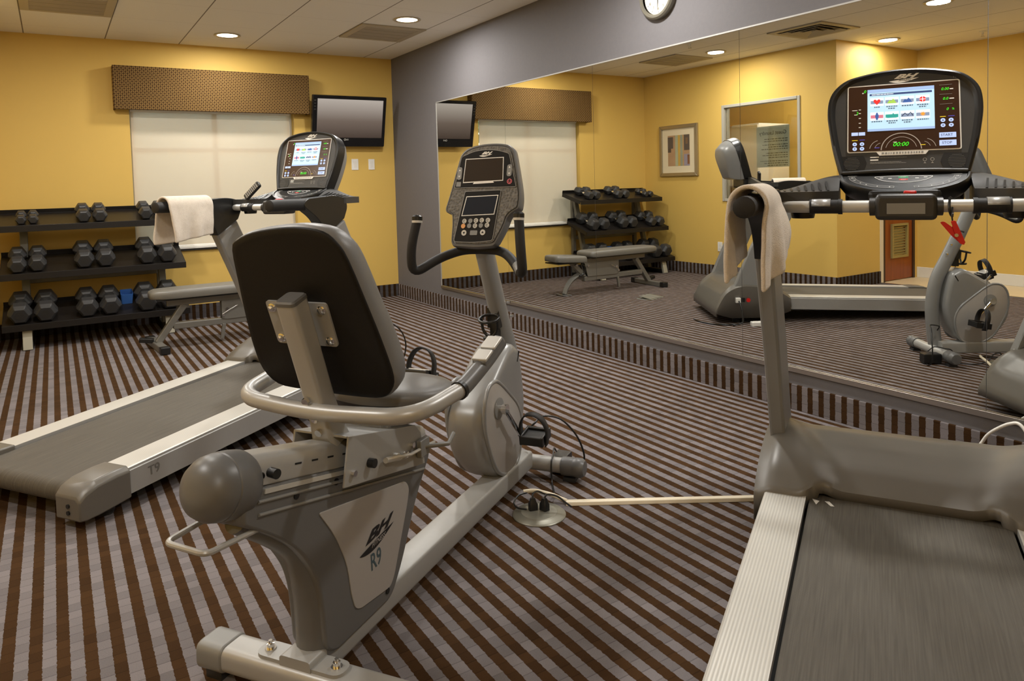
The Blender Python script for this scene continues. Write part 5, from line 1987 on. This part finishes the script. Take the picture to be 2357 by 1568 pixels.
for kx, zc_, hh_ in ((-.103, 1.258, .024), (.104, 1.264, .022)):
    m = MB(KEYG); cslab(m, rect2(kx - .010, zc_ - hh_, kx + .010, zc_ + hh_, .009, 5), .005, .0072)
    m.use(INK_WHITE)
    for q in (1, -1):
        m.flat([(kx - .004, zc_ + q * .012 - q * .003), (kx + .004, zc_ + q * .012 - q * .003), (kx, zc_ + q * .012 + q * .004)][::q], frC, .0076)
    m.build('rocker_key', None, con, smooth=0, recalc=False)
m = MB(M['red']); m.arc(frC, (.108, 1.223), .0085, 0, 360, .0028, .0066, 24); m.arc(frC, (.108, 1.223), .004, 120, 420, .0016, .0066, 16); m.build('power_key', None, con, smooth=0, recalc=False)
m = MB(KEYG); cslab(m, rect2(-.113, 1.208, -.093, 1.226, .002), .005, .0065); m.build('menu_key', None, con, smooth=0)

def BW(x, y, z):
    c, s = math.cos(BKH), math.sin(BKH)
    return Vector((-2.778 + x * c + y * s, -5.845 - x * s + y * c, z))


# leads at the front of the bike
def wcord(name, label, pts, r, mat, group=None, n=6):
    m = MB(mat)
    m.tube(catmull(pts, n), r, 8)
    o = m.build(name, None, None, smooth=60)
    return tag(o, label, 'cable', group)


wcord('power_cable', 'black power cord looping up from the front foot of the recumbent bike', [BW(.0, 1.44, .19), BW(.03, 1.445, .222), (-1.514, -5.023, .233), (-1.452, -5.062, .218), (-1.399, -5.095, .151), (-1.373, -5.112, .076), (-1.372, -5.110, .030), (-1.380, -5.086, .006), (-1.385, -5.070, .006)], .004, M['black'])
wcord('power_cable', 'black lead draped over the front foot of the recumbent bike down to the floor outlet', [BW(.085, 1.545, .074), BW(.09, 1.505, .102), BW(.105, 1.45, .0935), BW(.112, 1.412, .085), BW(.115, 1.398, .05), BW(.122, 1.385, .008), (-1.625, -5.25, .006), (-1.655, -5.285, .022)], .0035, M['black'])
o = thing('power_adapter', 'black power adapter brick beside the front foot of the recumbent bike', 'power adapter', (-1.452, -5.058, 0), math.radians(-34))
m = MB(M['black']); m.box((0, 0, .036), (.11, .065, .06)); m.build('case', None, o, smooth=0, bevel=.006)
m = MB(M['rubber'])
for xx in (-.04, .04):
    for yy in (-.02, .02):
        m.cyl((xx, yy, 0), (xx, yy, .008), .006, 10)
m.build('rubber_feet', None, o)

# floor outlet, plugs and raceway
o = thing('floor_outlet', 'round metal floor outlet lid with black plugs, beside the recumbent bike', 'floor outlet', (-1.765, -5.350, 0))
m = MB(plain('lid_metal', rgb(140, 138, 126), .4, .5))
m.lathe([(.001, 0), (.098, 0), (.098, .003), (.092, .008), (.070, .010), (.066, .013), (.001, .013)], (0, 0, 0), seg=48)
m.build('lid', None, o)
m = MB(M['black']); m.arc(frame((0, 0, .0095), (1, 0, 0), (0, 1, 0)), (0, 0), .068, 0, 360, .002, 0, 40); m.build('lid_seam', None, o, smooth=0, recalc=False)
for q, lab, loc, hd_ in ((0, 'black plug standing on the floor outlet lid, left one', (-1.775, -5.325, .013), .3), (1, 'black plug lying at the middle of the floor outlet lid', (-1.742, -5.352, .013), 1.4)):
    p_ = thing('power_plug', lab, 'plug', loc, hd_, 'plugs on the floor outlet')
    m = MB(M['black']); m.loft([[Vector((a * k, b * k, h)) for a, b in rp2([(-.016, -.013), (.016, -.013), (.016, .013), (-.016, .013)], .005, 3)] for h, k in ((0, 1), (.022, 1), (.03, .75), (.044, .5))]); m.build('body', None, p_, smooth=40)
    m = MB(M['black']); m.tube(catmull([(0, 0, .042), (.004, .01, .055), (.03, .035, .05), (.06, .05, .03), (.085, .055, .02)], 5), .0035, 8); m.build('lead', None, p_)
wcord('power_cable', 'black lead curling in a loop above the floor outlet lid', [(-1.80, -5.32, .018), (-1.822, -5.292, .02), (-1.815, -5.258, .024), (-1.775, -5.225, .03), (-1.735, -5.225, .032)], .0035, M['black'])
wcord('extension_cord', 'white cord ends bundled between the floor outlet and the ivory raceway', [(-1.745, -5.215, .034), (-1.71, -5.235, .036), (-1.685, -5.262, .032), (-1.662, -5.290, .026), (-1.640, -5.318, .016), (-1.628, -5.334, .010)], .008, M['ivory'])
ra, rb = Vector((-1.634, -5.338, 0)), Vector((-.95, -5.775, 0))
o = thing('cord_raceway', 'ivory cord raceway lying across the carpet to the near treadmill', 'raceway', ra, math.atan2((rb - ra).x, (rb - ra).y))
m = MB(M['ivory']); Lr = (rb - ra).length
m.prism(rp2([(-.017, 0), (.017, 0), (.012, .014), (-.012, .014)], .003, 2), 'Y', 0, Lr)
m.build('cover', None, o, smooth=0)

wcord('power_cable', 'thin black cable looping up beside the left pedal, beyond the bike seat', [(-2.20, -4.82, .66), (-2.16, -4.844, .687), (-2.136, -4.859, .688), (-2.108, -4.876, .675), (-2.084, -4.891, .645), (-2.073, -4.899, .602), (-2.077, -4.896, .559), (-2.089, -4.888, .519), (-2.085, -4.90, .46), (-2.05, -4.93, .42)], .0028, M['black'])
wcord('power_cable', 'white cable arching up between the near treadmill hood and the mirror wall', [(-.17, -6.03, .012), (-.15, -6.06, .06), (-.13, -6.091, .127), (-.13, -6.118, .173), (-.13, -6.157, .21), (-.13, -6.195, .236), (-.13, -6.228, .242), (-.135, -6.262, .20), (-.14, -6.30, .10), (-.15, -6.32, .012)], .0065, M['white_plastic'])
wcord('power_cable', 'tangled black cord under the hood of the far treadmill, seen in the mirror', [world(tA, p) for p in ((.22, 1.83, .006), (.36, 1.80, .006), (.47, 1.72, .006), (.52, 1.62, .008), (.50, 1.55, .006), (.56, 1.58, .012), (.54, 1.50, .03), (.52, 1.50, .12), (.476, 1.512, .195))], .006, M['black'])
o = thing('power_strip', 'small white power strip on the carpet beside the far treadmill, seen in the mirror', 'power strip', world(tA, (.56, 1.36, 0)), math.radians(60))
m = MB(M['white_plastic']); m.box((0, 0, .019), (.055, .16, .038)); m.build('case', None, o, smooth=0, bevel=.006)
m = MB(M['white'])
for k in range(3):
    m.box((0, -.045 + .045 * k, .0385), (.03, .03, .003))
m.build('sockets', None, o, smooth=0)

# the front end stands a little further along the beam
for part in [o for o in D.objects if o.parent == bk]:
    n_ = part.name.split('.')[0]
    if n_ in ('flywheel_housing', 'crank'):
        part.location = (-.043, .082, -.020)
    elif n_ == 'console_mast':
        part.location = (-.043, .082, -.008)
    elif n_ in ('handlebar', 'bike_console'):
        part.location = (-.043, .082, 0)
    elif n_ == 'front_stabilizer':
        part.location = (-.02, .045, 0)
# ------------------------------------------------------------------ dumbbell rack
RX0, RX1 = -3.600, -2.245
# shelf: front-edge y,z (bottom lip), back y,z
SH = {'bottom': ((-.655, .205), (-.265, .319)), 'middle': ((-.545, .598), (-.155, .7213)), 'top': ((-.435, .978), (-.065, 1.072))}
rk = thing('dumbbell_rack', 'three tier black and grey dumbbell rack against the yellow window wall', 'dumbbell rack', ((RX0 + RX1) / 2, 0, 0))
OX = (RX0 + RX1) / 2
for nm, ((yf, zf), (yb, zb)) in SH.items():
    f, b = Vector((0, yf, zf)), Vector((0, yb, zb))
    d = (b - f).normalized()
    n = Vector((1, 0, 0)).cross(d)
    hw = (RX1 - RX0) / 2
    m = MB(M['shelf'])
    t_ = .004
    pr = [f - n * t_, f, b, b + n * .035, b + n * .035 + d * t_, b + d * t_ - n * t_]
    m.extrude([Vector((-hw, p.y, p.z)) for p in pr], (2 * hw, 0, 0))
    # front lip turned down
    m.box((0, yf - .004, zf - .022), (2 * hw, .008, .052))
    for s in (-1, 1):
        m.extrude([Vector((s * hw - (t_ if s > 0 else 0), p.y, p.z)) for p in (f + n * .002, b + n * .002, b - n * .045, f - n * .045)], (t_, 0, 0))
    m.build('shelf', None, rk, smooth=0, bevel=.0015)
for s in (-1, 1):
    x = s * .515
    m = MB(M['rackpost'])
    # leaning post carrying the three shelves, and rear post
    def bar(p, q, w=.058, d=.05): m.bar((x, *p), (x, *q), w, d, up=(0, 1, 0))
    bar((-.34, .05), (-.10, 1.03))
    m.build('upright', None, rk, smooth=0, bevel=.005)
    m = MB(M['rackpost'])
    for (yf, zf), (yb, zb) in SH.values():
        f, b = Vector((x, yf + .03, zf - .022)), Vector((x, yb, zb - .03))
        m.bar(f, b, .052, .03, up=(0, 0, 1))
    m.build('shelf_bracket', None, rk, smooth=0, bevel=.003)
    m = MB(plain('rack_foot_cream', rgb(176, 172, 156), .45, .2) if 'rack_foot_cream' not in D.materials else D.materials['rack_foot_cream'])
    m.bar((x, -.645, .0), (x, -.60, .185), .066, .035, up=(0, 1, 0))
    ft = m.build('front_leg', None, rk, smooth=0, bevel=.004)
    m = MB(M['black']); m.box((x, -.34, .03), (.075, .56, .05)); m.build('foot_tube', None, rk, smooth=0, bevel=.006)
    m = MB(M['rackpost']); m.bar((x, -.065, .02), (x, -.065, .98), .05, .045, up=(0, 1, 0)); m.build('rear_post', None, rk, smooth=0, bevel=.004)
m = MB(M['rackpost']); m.box((0, -.10, .50), (.98, .03, .05)); m.build('cross_tube', None, rk, smooth=0, bevel=.004)


# ------------------------------------------------------------------ dumbbells
def hexring(r, y, s=1.0):
    # flat side down, r = half the width across flats
    R = r / math.cos(PI / 6)
    return [Vector((R * s * math.cos(PI / 6 * 0 + PI / 3 * k), y, R * s * math.sin(PI / 3 * k))) for k in range(6)]


def make_dumbbell(label, group, r, L):
    t = thing('dumbbell', label, 'dumbbell', (0, 0, 0), 0, group)
    hl = L * .36
    for s in (-1, 1):
        y0, y1 = s * (L / 2 - hl), s * L / 2
        m = MB(M['rubber'])
        a = hl * .22
        m.loft([hexring(r, y0, .62), hexring(r, y0 + s * a * .3, .80), hexring(r, y0 + s * a, 1.0), hexring(r, y1 - s * a * 1.1, 1.0), hexring(r, y1 - s * a * .25, .84), hexring(r, y1, .70)])
        h = m.build('head', None, t, smooth=0, bevel=r * .07, seg=2)
        m = MB(M['darkgrey']); yy = y1
        m.lathe([(.001, 0), (r * .45, 0), (r * .45, .0012), (.001, .0012)], (0, yy, 0), (0, s, 0), 20)
        m.build('weight_disc', None, h)
    m = MB(M['chrome'])
    k = L / 2 - hl
    m.lathe([(.011, -k - .01), (.0115, -k), (.0155, -k * .5), (.0165, 0), (.0155, k * .5), (.0115, k), (.011, k + .01)], (0, 0, 0), (0, 1, 0), 18)
    m.build('handle', None, t)
    return t


def seat_on(shelf, x, r, L, front):
    (yf, zf), (yb, zb) = SH[shelf]
    f, b = Vector((0, yf, zf)), Vector((0, yb, zb))
    d = (b - f).normalized()
    n = Vector((1, 0, 0)).cross(d)
    c = f + d * (front + L / 2) + n * (r + .0015)
    return Vector((x, c.y, c.z)), math.atan2(d.z, d.y)


ROWS = [('top', [('left end', -3.443, -3.360, .0345, .21, .03), ('middle', -3.003, -2.882, .0505, .30, .012), ('right end', -2.530, -2.412, .0495, .31, .012)]),
        ('middle', [('left end', -3.482, -3.345, .0575, .34, .012), ('middle', -3.018, -2.862, .0655, .355, .012), ('right end', -2.545, -2.385, .067, .355, .012)]),
        ('bottom', [('left end', -3.478, -3.305, .0730, .37, .012), ('middle', -3.016, -2.848, .0710, .35, .012), ('right end', -2.575, -2.395, .076, .335, .008)])]
SZ = {('top', 'left end'): 'smallest', ('top', 'middle'): 'small', ('top', 'right end'): 'small', ('middle', 'left end'): 'medium', ('middle', 'middle'): 'medium', ('middle', 'right end'): 'medium',
      ('bottom', 'left end'): 'large', ('bottom', 'middle'): 'large', ('bottom', 'right end'): 'large'}
rd = random.Random(11)
for sh, pairs in ROWS:
    for where, xa, xb, r, L, front in pairs:
        first = None
        for side, x in (('left', xa), ('right', xb)):
            lab = '%s black hex dumbbell, %s one of the %s pair on the %s shelf' % (SZ[(sh, where)], side, where, sh)
            if first is None:
                o = first = make_dumbbell(lab, 'hex dumbbells on the rack', r, L)
            else:
                o = copy_tree(first)
                o['label'] = lab
            loc, ang = seat_on(sh, x, r, L, front + rd.uniform(-.006, .006))
            o.location = loc
            o.rotation_euler = (ang, 0, rd.uniform(-.012, .012))

# blue bin behind the dumbbells
o = thing('storage_bin', 'small blue plastic bin on the bottom rack shelf behind the dumbbells', 'bin', (-2.7145, -.40, .281))
m = MB(plain('blue_plastic', rgb(58, 104, 176), .4))
o.rotation_euler = (math.atan2(.095, .325), 0, 0)
m.loft([[Vector((a * k, b * k, h)) for a, b in rp2([(-.047, -.06), (.047, -.06), (.047, .06), (-.047, .06)], .012, 3)] for h, k in ((0, .88), (.09, 1.0), (.09, .95), (.008, .84))])
m.build('tub', None, o, smooth=40)

# ------------------------------------------------------------------ adjustable bench
bn_ = thing('weight_bench', 'grey adjustable weight bench in front of the dumbbell rack', 'weight bench', (-2.0, -1.26, 0), 0)
BX0 = -2.0


def X(v): return v - BX0
BF = M['benchframe']
# back pad
def pad(x0, x1, z0, z1, w0, w1, th, name, taper):
    """padded board from x0 to x1"""
    m = MB(M['benchpad'])
    out = rp2([(x0, -w0), (x0 + (x1 - x0) * .14, -w1), (x1, -w1), (x1, w1), (x0 + (x1 - x0) * .14, w1), (x0, w0)], .045, 6)
    cx, cy = (x0 + x1) / 2, 0
    def rg(k, dz): return [Vector((cx + (a - cx) * k, b * (k if k > .5 else k), z0 + (z1 - z0) * (a - x0) / (x1 - x0) + dz)) for a, b in out]
    m.loft([rg(.3, 0), rg(.8, 0), rg(.93, -.003), rg(.985, -.014), rg(1.0, -.030), rg(1.0, -.058), rg(.985, -.066), rg(.9, -.068), rg(.3, -.068)])
    p = m.build(name, None, bn_, smooth=60)
    m = MB(M['black']); m.box((cx, 0, (z0 + z1) / 2 - .074), (abs(x1 - x0) * .9, w1 * 1.7, .012), None); m.build('pad_board', None, p, smooth=0)
    return p


pad(X(-2.625), X(-1.635), .462, .462, .105, .145, .068, 'back_pad', True)
pad(X(-1.19), X(-1.59), .442, .418, .115, .145, .068, 'seat_pad', True)
m = MB(BF)
m.bar((X(-2.50), 0, .352), (X(-1.62), 0, .352), .055, .055, up=(0, 0, 1))
m.build('back_tube', None, bn_, smooth=0, bevel=.006)
m = MB(BF)
for s in (-1, 1):
    m.prism([(X(-2.10), .33), (X(-2.10), .185), (X(-2.06), .175), (X(-1.66), .18), (X(-1.62), .33)], 'Y', s * .034 - .004, s * .034 + .004)
pl2 = m.build('hinge_plate', None, bn_, smooth=0, bevel=.002)
for x, z in ((-2.06, .262), (-2.09, .215), (-1.66, .30)):
    m = MB(M['chrome']); m.cyl((X(x), -.052, z), (X(x), -.038, z), .012, 12); m.build('bolt', None, pl2)
m = MB(BF); m.bar((X(-2.46), 0, .165), (X(-1.62), 0, .155), .055, .052, up=(0, 0, 1)); m.build('main_beam', None, bn_, smooth=0, bevel=.006)
m = MB(BF); m.bar((X(-2.375), 0, .325), (X(-2.575), 0, .045), .05, .055, up=(0, 1, 0)); m.build('rear_leg', None, bn_, smooth=0, bevel=.006)
m = MB(BF)
m.bar((X(-2.58) + .02, -.235, .028), (X(-2.58) - .02, .235, .028), .062, .05, up=(0, 0, 1))
fb = m.build('rear_foot', None, bn_, smooth=0, bevel=.006)
for s in (-1, 1):
    m = MB(M['black']); m.bar((X(-2.58) - s * .019, s * .232, .029), (X(-2.58) - s * .025, s * .300, .029), .068, .056, up=(0, 0, 1)); e = m.build('end_cap', None, fb, smooth=0, bevel=.006)
m = MB(M['black']); m.bar((X(-2.60), .03, .06), (X(-2.70), .05, .075), .05, .035, up=(0, 0, 1)); m.build('transport_wheel_bracket', None, fb, smooth=0, bevel=.006)
# curved front leg
m = MB(BF)
cc = catmull([(X(-1.64), 0, .19), (X(-1.56), 0, .20), (X(-1.47), 0, .16), (X(-1.40), 0, .09), (X(-1.365), 0, .012)], 6)
m.tube(cc, .036, 4, flat=(1, .9), up=(0, 1, 0))
fl = m.build('front_leg', None, bn_, smooth=0, bevel=.004)
m = MB(M['greypl']); m.box((X(-1.36), 0, .006), (.11, .14, .012)); m.build('foot_plate', None, fl, smooth=0, bevel=.003)
m = MB(BF)
m.bar((X(-1.62), 0, .20), (X(-1.46), 0, .355), .05, .05, up=(0, 1, 0))
m.bar((X(-1.58), 0, .352), (X(-1.25), 0, .362), .05, .03, up=(0, 0, 1))
st_ = m.build('seat_support', None, bn_, smooth=0, bevel=.005)
m = MB(M['black']); m.tube(catmull([(X(-1.57), -.045, .33), (X(-1.62), -.045, .28), (X(-1.60), -.045, .22), (X(-1.54), -.045, .20)], 5), .010, 8); m.build('adjuster_arc', None, st_)
m = MB(M['chrome']); m.cyl((X(-1.50), -.06, .32), (X(-1.50), -.03, .32), .013, 12); m.build('bolt', None, st_)
m = MB(BF); m.bar((X(-2.085), -.03, .14), (X(-2.105), -.03, .022), .028, .022, up=(0, 1, 0)); m.build('drop_peg', None, bn_, smooth=0, bevel=.003)
m = MB(M['steel']); m.tube([(X(-2.10), -.05, .22), (X(-2.05), -.055, .25), (X(-1.98), -.055, .285)], .003, 8); m.build('spring_pin', None, bn_)

# small carpet flap over a floor box between bench and treadmill
o = thing('floor_box_lid', 'small grey floor box lid standing slightly proud of the carpet, seen in the mirror', 'floor box', (-1.93, -1.98, 0), .3)
m = MB(plain('floor_box_grey', rgb(112, 110, 100), .6)); m.extrude([(-.12, -.07, .003), (.12, -.07, .003), (.11, .07, .026), (-.10, .07, .020)], (0, 0, .006)); m.box((0, 0, .002), (.28, .18, .004)); m.build('lid', None, o, smooth=0, bevel=.002)
